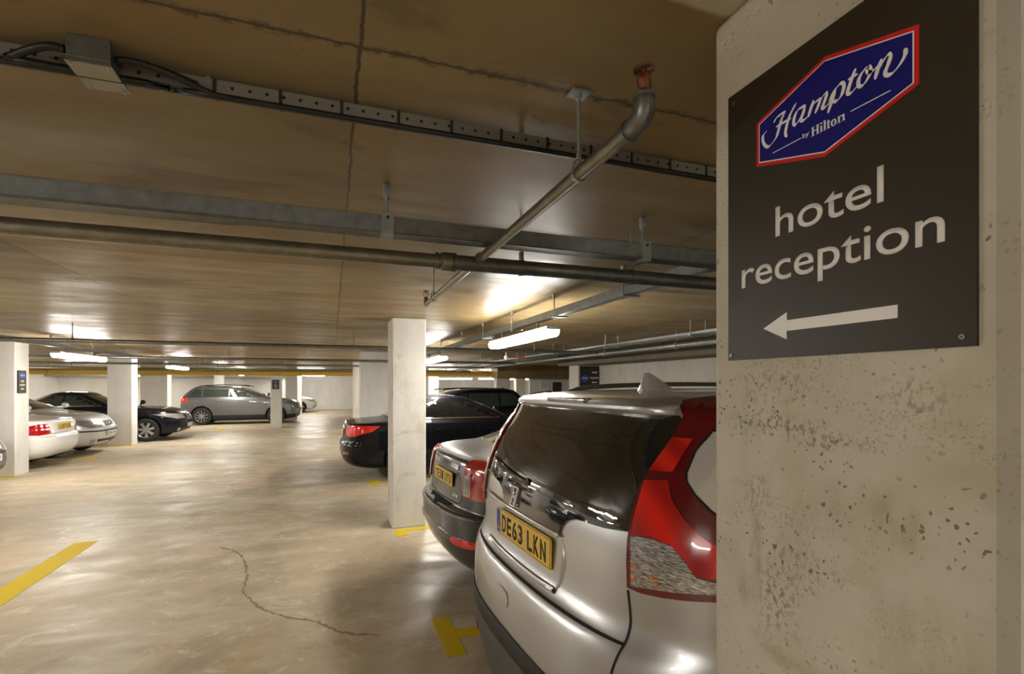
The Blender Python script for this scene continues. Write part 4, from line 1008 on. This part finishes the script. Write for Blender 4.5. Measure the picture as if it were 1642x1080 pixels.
for sg in (1, -1):
    lp_ = [(p[0], p[1]*sg, p[2]) for p in HP['lamp']]
    m_ = lambda k: [(p[0], p[1]*sg, p[2]) for p in HP[k]]
    AN = 40*sg
    lo = c.patch('rear_lamp', lp_, AN, M['red_dark'], off=.010, grid=.03)[0]
    c.patch('brake_lens', m_('rib1'), AN, M['red_rib'], off=.013, grid=.03, parent=lo)
    c.patch('tail_lens', m_('rib2'), AN, M['red_rib'], off=.013, grid=.025, parent=lo)
    c.patch('indicator_lens', m_('clear'), AN, M['clear_rib'], off=.013, grid=.03, parent=lo)
    for (a_, b_, z_) in ((.16, -.66, 1.165), (.16, -.675, 1.15), (.15, -.60, 1.178), (.15, -.60, 1.148)):
        D, U, V = c.frame(AN); p = Vector((a_, b_*sg, z_)); c._near = p
        h, nn = c.hit(D, U, V, U.dot(p), p.z)
        bm = bmesh.new(); g_ = bmesh.ops.create_uvsphere(bm, u_segments=10, v_segments=8, radius=.008)
        for v in g_['verts']: v.co = h+nn*.010+v.co
        from_bm('amber_bulb', bm, M['amber'], lo, True)
    c.patch('quarter_window', m_('quarter'), AN, M['glass_painted_glare'], off=.0135, grid=.03)
    c.seam('window_seal', m_('quarter')+[m_('quarter')[0]], AN, M['seam'], .006, .0145, curve=False, n=5)
    c.seam('tailgate_gap', m_('seam2'), 0, w=.007)
c.seam('bumper_gap', [(0, -.606, .960), (0, -.45, .956), (0, 0, .952), (0, .45, .956), (0, .606, .960)], 0, w=.008, off=.002, n=16)
c.plate(False, .042, 1.091, .52, .111, M['plate_y'], 'DE63 LKN', blue=True, off=.008)
# shelf pressing under the plate
c.seam('pressed_ledge', [(0, -.26, .985), (0, -.1, .979), (0, .15, .979), (0, .40, .985)], 0, M['silver'], .022, -.001, n=12, lift=.012)
c.seam('recess_edge', [(0, -.262, 1.155), (0, -.285, 1.10), (0, -.275, 1.02), (0, -.26, .995)], 0, M['silver'], .02, -.002, n=8, lift=.008)
c.patch('tow_cover', [(0, .02, .825), (0, .125, .825), (0, .135, .875), (0, .03, .875)], 0, M['silver'], off=.004, grid=.03, curve=3)
# skid trim and reflectors
c.seam('lower_gap', [(.2, -.86, .675), (0, -.5, .692), (0, 0, .694), (0, .5, .692), (.2, .86, .675)], 0, M['black'], .08, .004, n=14, lift=.004)
c.patch('bumper_reflector', [(0, .56, .50), (0, .74, .50), (0, .74, .54), (0, .56, .54)], -20, M['red'], off=.006, grid=.04, mirror=True)
# wiper
bm = bmesh.new(); tube(bm, [(.098, .05, 1.292), (.088, .30, 1.315), (.13, .50, 1.335)], [.006, .005, .004], 10); lathe(bm, [(0, .072), (.016, .074), (.016, .085), (0, .09)], (.02, .05, 1.292), 'x', 14)
from_bm('rear_wiper', bm, M['black'], c.t, True, 50)
# maker's badge: rounded frame with an upright letter form
bx, by, bz = .083, .128, 1.222
def bpl(q): return Vector((bx-q.z+q.y*.25, by-q.x, bz+q.y))
bm = bmesh.new()
outer = [(-.036, .034), (-.030, .040), (.030, .040), (.036, .034), (.030, -.030), (.022, -.038), (-.022, -.038), (-.030, -.030)]
inner = [(x*.84, y*.86) for x, y in outer]
for i in range(8):
    j = (i+1) % 8; slab(bm, [outer[i], outer[j], inner[j], inner[i]], .008, .015, bpl)
for sg in (-1, 1): slab(bm, [(sg*.010, -.030), (sg*.019, -.030), (sg*.026, .031), (sg*.013, .031)], .008, .014, bpl)
slab(bm, [(-.012, -.006), (.012, -.006), (.013, .006), (-.013, .006)], .008, .014, bpl)
from_bm('badge', bm, M['chrome'], c.t)
# roof spoiler lip over the rear window
bm = bmesh.new(); sec = []
for i_ in range(25):
    y_ = -.57+1.14*i_/24; D, U, V = c.frame(0); c._near = Vector((0, 0, 1.6)); k_ = min(1, (1-abs(y_)/.575)*9)
    h1, _n = c.hit(D, U, V, y_, 1.585); h2, _n = c.hit(D, U, V, y_, 1.612); h3, _n = c.hit(D, U, V, y_, 1.636)
    sec.append([bm.verts.new(q) for q in ((h1.x+.01, y_, 1.578), (h1.x-.030*k_, y_, 1.588), (h2.x-.052*k_, y_, 1.600), (h2.x-.050*k_, y_, 1.610), (h2.x-.02*k_, y_, 1.625), (h3.x+.01, y_, 1.640), (h3.x+.03, y_, 1.62))])
for a_, b_ in zip(sec, sec[1:]):
    for k_ in range(7): bm.faces.new((a_[k_], a_[(k_+1) % 7], b_[(k_+1) % 7], b_[k_]))
bm.faces.new(sec[0]); bm.faces.new(sec[-1][::-1]); bmesh.ops.recalc_face_normals(bm, faces=bm.faces[:])
spo = from_bm('spoiler', bm, M['silver'], c.t, True, 50)
# high brake lamp in the spoiler lip and the fin aerial
bm = bmesh.new(); box(bm, .222, .262, -.17, .13, 1.614, 1.629, .004); from_bm('high_brake_lamp', bm, M['clear_rib'], spo, True, 50)
fin = [(.60, 0, 1.640, .024), (.605, 0, 1.68, .014), (.62, 0, 1.728, .007), (.645, 0, 1.730, .006), (.69, 0, 1.708, .008), (.735, 0, 1.682, .009), (.78, 0, 1.655, .004)]
bm = bmesh.new(); top = [[bm.verts.new((x, s_*w*.35, z)) for s_ in (-1, 1)] for x, _, z, w in fin]; low = [[bm.verts.new((x, s_*max(w, .02)*1.5*(1 if i < 5 else .5), 1.643)) for s_ in (-1, 1)] for i, (x, _, z, w) in enumerate(fin)]
for i in range(len(fin)-1):
    bm.faces.new((top[i][0], top[i+1][0], top[i+1][1], top[i][1]))
    bm.faces.new((low[i][0], low[i+1][0], top[i+1][0], top[i][0])); bm.faces.new((top[i][1], top[i+1][1], low[i+1][1], low[i][1]))
bm.faces.new((low[0][1], low[0][0], top[0][0], top[0][1])); bmesh.ops.subdivide_edges(bm, edges=bm.edges[:], cuts=1, use_grid_fill=True)
bmesh.ops.recalc_face_normals(bm, faces=bm.faces[:])
from_bm('fin_aerial', bm, M['silver2'], c.t, True, 50)
for sg in (-1, 1):
    bm = bmesh.new(); tube(bm, smooth_path([(.55, sg*.60, 1.60), (.72, sg*.60, 1.665), (1.6, sg*.60, 1.68), (2.2, sg*.62, 1.64), (2.35, sg*.62, 1.58)], 5), .013, 8); from_bm('roof_rail', bm, M['roof_grey'], c.t, True)
c.greenhouse(1.22, 1.52, M['glass'], (.34, .62), kr=1.25, kf=.6); c.mirrors(3.0, 1.2, M['silver']); c.doors(.42, 1.18, (1.3, 2.2, 3.2), 1.03)
c.seam('roof_edge', [(.30, .62, 9), (.6, .66, 9), (1.6, .66, 9)], 0, axis='top', mirror=True, w=.008)
# 2 --- dark grey saloon ------------------------------------------------------
vrows = [ (.22, .30, 4.10, .74, .45, .55, 2.8, 3.), (.28, .14, 4.30, .83, .50, .6, 2.8, 3.), (.40, .05, 4.44, .87, .52, .62, 2.7, 2.9), (.55, .0, 4.48, .885, .54, .64, 2.6, 2.8),
 (.68, .0, 4.47, .885, .54, .64, 2.6, 2.8), (.715, .02, 4.46, .884, .52, .64, 2.7, 2.8), (.735, .085, 4.44, .882, .46, .64, 3., 2.7), (.80, .10, 4.38, .88, .42, .62, 3., 2.7), (.92, .11, 4.2, .875, .40, .6, 3., 2.7),
 (1.02, .125, 3.95, .86, .38, .58, 3., 2.7), (1.08, .14, 3.6, .835, .36, .56, 3., 2.8), (1.115, .20, 3.2, .80, .34, .54, 2.9, 2.8), (1.14, .50, 3.02, .775, .34, .52, 2.8, 2.8),
 (1.20, .72, 2.88, .745, .34, .5, 2.8, 2.7), (1.28, .95, 2.66, .70, .34, .48, 2.8, 2.7), (1.37, 1.22, 2.38, .645, .34, .46, 2.8, 2.7), (1.43, 1.5, 2.15, .58, .34, .4, 2.6, 2.6), (1.465, 1.7, 2.05, .45, .16, .16, 2.5, 2.5), (1.475, 1.8, 1.95, .3, .07, .07, 2.4, 2.4)]
volvo = Car('grey_saloon', 'dark grey saloon parked between the stained pillar and the silver car', 'car', vrows, M['darkgrey'], (.775, 4.19), R(4), dict(r=.315, x=(.95, 3.55), spokes=5))
c = volvo
c.greenhouse(1.155, 1.375, M['glass_g'], (.14, .5), chrome=M['chrome']); c.mirrors(3.1, 1.1, M['darkgrey']); c.doors(.36, 1.02, (1.4, 2.3, 3.2), .92)
c.rear_screen(1.16, 1.39, .18, M['glass_g'])
for sg in (1, -1):
    lo = c.patch('rear_lamp', [(.13, .475*sg, 1.07), (.2, .55*sg, 1.105), (.25, .68*sg, 1.10), (.32, .78*sg, 1.06), (.30, .80*sg, .90), (.24, .77*sg, .845), (.13, .50*sg, .835), (.14, .47*sg, .90)], -28*sg, M['red'], off=.012, grid=.03, curve=2)[0]
    c.patch('reverse_lens', [(.13, .485*sg, .845), (.13, .60*sg, .845), (.14, .575*sg, .99), (.13, .485*sg, .99)], -20*sg, M['clear_rib'], off=.0145, grid=.03, parent=lo)
c.patch('plate_recess', [(0, -.40, .855), (0, .40, .855), (0, .36, 1.00), (0, -.36, 1.00)], 0, M['darkgrey'], off=.001, grid=.06)
c.patch('boot_garnish', [(0, -.34, 1.012), (0, .34, 1.012), (0, .33, 1.05), (0, -.33, 1.05)], 0, M['chrome'], off=.006, grid=.05, curve=0)
c.plate(False, -.01, .925, .52, .111, M['plate_y'], 'YE51 UYU', off=.012)
c.seam('boot_gap', [(0, -.47, 1.10), (0, -.46, .84), (0, -.42, .765), (0, 0, .755), (0, .42, .765), (0, .46, .84), (0, .47, 1.10)], 0, w=.008, curve=False, n=10)
c.patch('bumper_scoop', [(0, -.30, .745), (0, .30, .745), (0, .18, .700), (0, -.18, .700)], 0, M['seam'], off=.002, grid=.05)
c.seam('bumper_crease', [(.2, -.8, .53), (0, -.4, .545), (0, 0, .55), (0, .4, .545), (.2, .8, .53)], 0, M['darkgrey'], .03, -.002, n=14, lift=.010)
c.seam('bumper_crease', [(.2, -.8, .70), (0, -.4, .695), (0, 0, .69), (0, .4, .695), (.2, .8, .70)], 0, M['darkgrey'], .03, -.002, n=14, lift=.010)
c.patch('bumper_reflector', [(.04, .46, .485), (.15, .72, .495), (.15, .72, .545), (.04, .46, .54)], -25, M['red_bright'], off=.008, grid=.03, mirror=True, curve=2)
for i, (w_, y_) in enumerate(((.03, .36), (.03, .32), (.03, .28))): c.patch('model_letters', [(0, -y_-.012, .80), (0, -y_+.012, .80), (0, -y_+.012, .825), (0, -y_-.012, .825)], 0, M['chrome'], off=.004, grid=.03)
# 3 --- black saloon behind the middle pillar --------------------------------
L = 4.85; r_ = sedan(L, .92, 1.475, 0, 1.0, 1.55)
c = Car('black_saloon', 'black saloon behind the stained middle pillar with its tail in the aisle', 'car', r_, M['black_paint'], (.13, 10.0), R(1), dict(r=.335, x=(1.08, 3.98), spokes=10))
c.greenhouse(1.065, 1.355, M['glass'], (.13, .5), chrome=M['chrome'])
c.rear_screen(1.09, 1.37, .20, M['glass']); c.mirrors(3.35, 1.06, M['black_paint']); c.doors(.38, 1.0, (1.52, 2.42, 3.5), .86)
c.patch('tail_lamp', [(.05, .42, .78), (.05, .42, .92), (.2, .86, .965), (.62, .92, .95), (.52, .91, .86), (.18, .86, .77)], -42, M['red_bright'], off=.005, grid=.03, mirror=True)
c.patch('bumper_reflector', [(.0, .62, .46), (.1, .80, .46), (.1, .80, .50), (.0, .62, .50)], -25, M['red'], off=.004, grid=.03, mirror=True)
c.seam('boot_gap', [(.06, -.62, .70), (.06, .62, .70)], 0, n=20, curve=False)
c.seam('chrome_strip', [(0, -.30, .885), (0, .30, .885)], 0, M['chrome'], .02, .006, curve=False, n=10, lift=.006)
c.plate(False, 0, .80, .52, .111, M['plate_y'])
# 4 --- black people carrier ---------------------------------------------------
L = 4.5; r_ = sedan(L, .90, 1.565, 0, 1.03, 1.15, 'mpv', .12)
c = Car('black_people_carrier', 'black people carrier with a long flat roof behind the black saloon', 'car', r_, M['black_paint'], (5.42, 14.1), R(180), dict(r=.325, x=(.85, 3.6), spokes=5))
c.greenhouse(1.08, 1.44, M['glass_g'], (.26, .6)); c.rear_screen(1.1, 1.42, .16, M['glass']); c.mirrors(3.1, 1.1, M['black_paint']); c.doors(.4, 1.02, (1.35, 2.3, 3.3), .9)
head_face(c, L, .66, .80, .55, (.56, .72, .34), M['black'])
bm = bmesh.new(); tube(bm, [(.75, 0, 1.55), (.66, 0, 1.62)], [.012, .003], 8); from_bm('roof_aerial', bm, M['black'], c.t, True)
for sg in (-1, 1):
    bm = bmesh.new(); tube(bm, smooth_path([(.75, sg*.60, 1.50), (.85, sg*.60, 1.555), (1.8, sg*.58, 1.572), (2.5, sg*.60, 1.545), (2.6, sg*.60, 1.51)], 5), .014, 8); from_bm('roof_rail', bm, M['black'], c.t, True)
# 5 --- white coupe --------------------------------------------------------------
L = 4.6; r_ = sedan(L, .87, 1.41, 0, .97, 1.5)
c = Car('white_coupe', 'white coupe with red rear lamps beside the left edge pillar', 'car', r_, M['white_paint'], (-5.22, 13.12), R(180), dict(r=.32, x=(1.0, 3.7), spokes=5))
c.greenhouse(1.03, 1.31, M['glass'], (.38,)); c.rear_screen(1.04, 1.32, .20, M['glass']); c.mirrors(3.1, 1.02, M['white_paint']); c.doors(.36, .95, (1.9, 3.25), .82)
c.patch('tail_lamp', [(.05, .50, .70), (.1, .80, .68), (.35, .88, .70), (.30, .87, .86), (.12, .80, .90), (.05, .60, .90)], -35, M['red'], off=.005, grid=.03, mirror=True)
c.patch('reverse_lamp', [(.05, .56, .775), (.1, .74, .775), (.1, .74, .80), (.05, .57, .80)], -25, M['lens'], off=.007, grid=.03, mirror=True)
c.plate(False, 0, .82, .52, .13, M['plate_y'], 'LC07 KXN')
c.seam('boot_gap', [(.05, -.56, .92), (.05, -.5, .70), (.05, .5, .70), (.05, .56, .92)], 0, n=10, curve=False)
c.seam('bumper_gap', [(.0, -.8, .64), (.0, .8, .64)], 0, n=24, curve=False)
bm = bmesh.new(); box(bm, .03, .10, -.30, .30, .20, .23); from_bm('exhaust_trim', bm, M['black'], c.t)
# 6 --- silver saloon, nose out ---------------------------------------------------
L = 4.55; r_ = sedan(L, .873, 1.50, 0, 1.03, 1.08)
c = Car('silver_saloon', 'pale silver saloon nose out between the white coupe and the white pillar', 'car', r_, M['silver2'], (-9.72, 15.18), 0, dict(r=.315, x=(.98, 3.65), spokes=5))
c.greenhouse(1.09, 1.38, M['glass'], (.14, .5)); c.rear_screen(1.10, 1.40, .20, M['glass']); c.mirrors(3.25, 1.09, M['silver2']); c.doors(.36, .98, (1.4, 2.3, 3.35), .84)
head_face(c, L, .66, .82, .42, (.67, .80, .24), M['black'], plate_z=.50, text='RO04 NVB')
c.seam('bumper_strip', [(L-.3, -.84, .58), (L, -.5, .575), (L, .5, .575), (L-.3, .84, .58)], 180, M['black'], .035, .005, curve=False, n=14, lift=.006)
bm = bmesh.new(); lathe(bm, [(0, L-.03), (.045, L-.03), (.05, L-.045), (.05, L-.06)], (0, 0, .70), 'x', 20); from_bm('round_badge', bm, M['chrome'], c.t, True)
c.seam('bonnet_gap', [(L-.35, .60, 9), (L-.7, .70, 9), (L-1.0, .74, 9)], 0, axis='top', mirror=True)
# 7 --- black saloon left, nose out -------------------------------------------------
L = 4.84; r_ = sedan(L, .92, 1.475, 0, 1.0, 1.6)
c = Car('black_saloon', 'black saloon nose out behind the white pillar on the left', 'car', r_, M['black_paint'], (-9.08, 18.45), 0, dict(r=.34, x=(1.05, 3.93), spokes=7))
c.greenhouse(1.065, 1.36, M['glass_g'], (.13, .5), chrome=M['chrome']); c.rear_screen(1.09, 1.37, .2, M['glass']); c.mirrors(3.3, 1.05, M['black_paint']); c.doors(.38, 1.0, (1.5, 2.4, 3.45), .86)
head_face(c, L, .66, .79, .40, (.58, .76, .20), M['black'], kidney=True, plate_z=.44)
# 8 --- grey off-roader side on ------------------------------------------------------
L = 4.65; r_ = sedan(L, .94, 1.625, 0, 1.12, 1.32, 'suv', .22)
c = Car('grey_off_roader', 'metallic grey off-roader seen side on behind the slim pillar', 'car', r_, M['grey_suv'], (-6.0, 24.9), 0, dict(r=.36, x=(.90, 3.71), spokes=10, trim=.40))
c.greenhouse(1.17, 1.475, M['glass_g'], (.2, .58), kr=.8, kf=.55, chrome=M['black']); c.rear_screen(1.2, 1.48, .16, M['glass']); c.mirrors(3.2, 1.17, M['grey_suv']); c.doors(.46, 1.12, (1.42, 2.32, 3.3), .98)
c.patch('tail_lamp', [(.05, .55, .98), (.1, .85, .94), (.42, .94, .97), (.36, .94, 1.12), (.1, .85, 1.14), (.05, .55, 1.10)], -40, M['red_bright'], off=.005, grid=.03, mirror=True)
head_face(c, L, .84, .98, .42, (.72, .92, .22), M['black'], kidney=True, plate_z=.6)
for sg in (-1, 1):
    bm = bmesh.new(); tube(bm, smooth_path([(.75, sg*.62, 1.585), (.9, sg*.62, 1.635), (1.8, sg*.62, 1.665), (2.5, sg*.64, 1.63), (2.65, sg*.64, 1.58)], 5), .014, 8); from_bm('roof_rail', bm, M['black'], c.t, True)
# 9 --- dark car behind it ------------------------------------------------------------
L = 4.8; r_ = sedan(L, .90, 1.52, 0, 1.02, 1.55)
c = Car('dark_saloon', 'dark saloon behind the grey off-roader, its nose right of the slim pillar', 'car', r_, M['darkgrey'], (-6.55, 27.45), 0, dict(r=.33, x=(1.0, 3.9), spokes=7))
c.greenhouse(1.08, 1.38, M['glass'], (.13, .5)); c.mirrors(3.3, 1.06, M['darkgrey'])
head_face(c, L, .68, .82, .40, (.60, .78, .22), M['black'], kidney=True)
# 10 -- far silver car ------------------------------------------------------------------
L = 4.3; r_ = sedan(L, .87, 1.42, 0, .98, 1.4)
c = Car('silver_hatchback', 'small distant silver car with a red lamp at the far end of the aisle', 'car', r_, M['silver2'], (-5.2, 33.4), 0, dict(r=.31, x=(.85, 3.4), spokes=5))
c.greenhouse(1.03, 1.30, M['glass'], (.45,)); head_face(c, L, .64, .78, .42, (.58, .70, .24), M['black'])
c.patch('tail_lamp', [(.05, .50, .74), (.35, .87, .76), (.3, .86, .90), (.05, .55, .90)], -38, M['red_bright'], off=.005, grid=.04, mirror=True)
# 11 -- dark car at the left edge ---------------------------------------------------------
L = 4.6; r_ = sedan(L, .88, 1.45, 0, .98, 1.45)
c = Car('dark_hatchback', 'dark car cut by the left edge of the view with only its nose corner showing', 'car', r_, M['darkgrey'], (-9.6, 10.12), 0, dict(r=.32, x=(.95, 3.7), spokes=5))
c.greenhouse(1.04, 1.33, M['glass'], (.2, .52)); head_face(c, L, .62, .76, .45, (.40, .72, .26), M['black'], text='KP11 OSV', plate_z=.52)

# ---------------------------------------------------------------- camera and view
sc = bpy.context.scene
cam = bpy.data.cameras.new('camera'); co = bpy.data.objects.new('camera', cam); COL.objects.link(co)
F = 812.; cam.sensor_width = 36.; cam.lens = F/1642*36.
cam.shift_y = (616-540)/1642.; cam.clip_start = .02; cam.clip_end = 200
co.location = (0, 0, 1.68); co.rotation_euler = (R(90), 0, -math.atan(288/812.))
sc.camera = co
w = bpy.data.worlds.new('world'); sc.world = w; w.use_nodes = True
w.node_tree.nodes['Background'].inputs[0].default_value = (.9, .8, .65, 1); w.node_tree.nodes['Background'].inputs[1].default_value = .0
vs = sc.view_settings; sc.display_settings.display_device = 'sRGB'
vs.view_transform = 'Standard'; vs.look = 'None'; vs.exposure = 1.65; vs.gamma = 1.; vs.use_curve_mapping = False
sc.cycles.use_denoising = True
sc.cycles.max_bounces = 8; sc.cycles.diffuse_bounces = 5; sc.cycles.glossy_bounces = 4
sc.cycles.sample_clamp_indirect = 8.
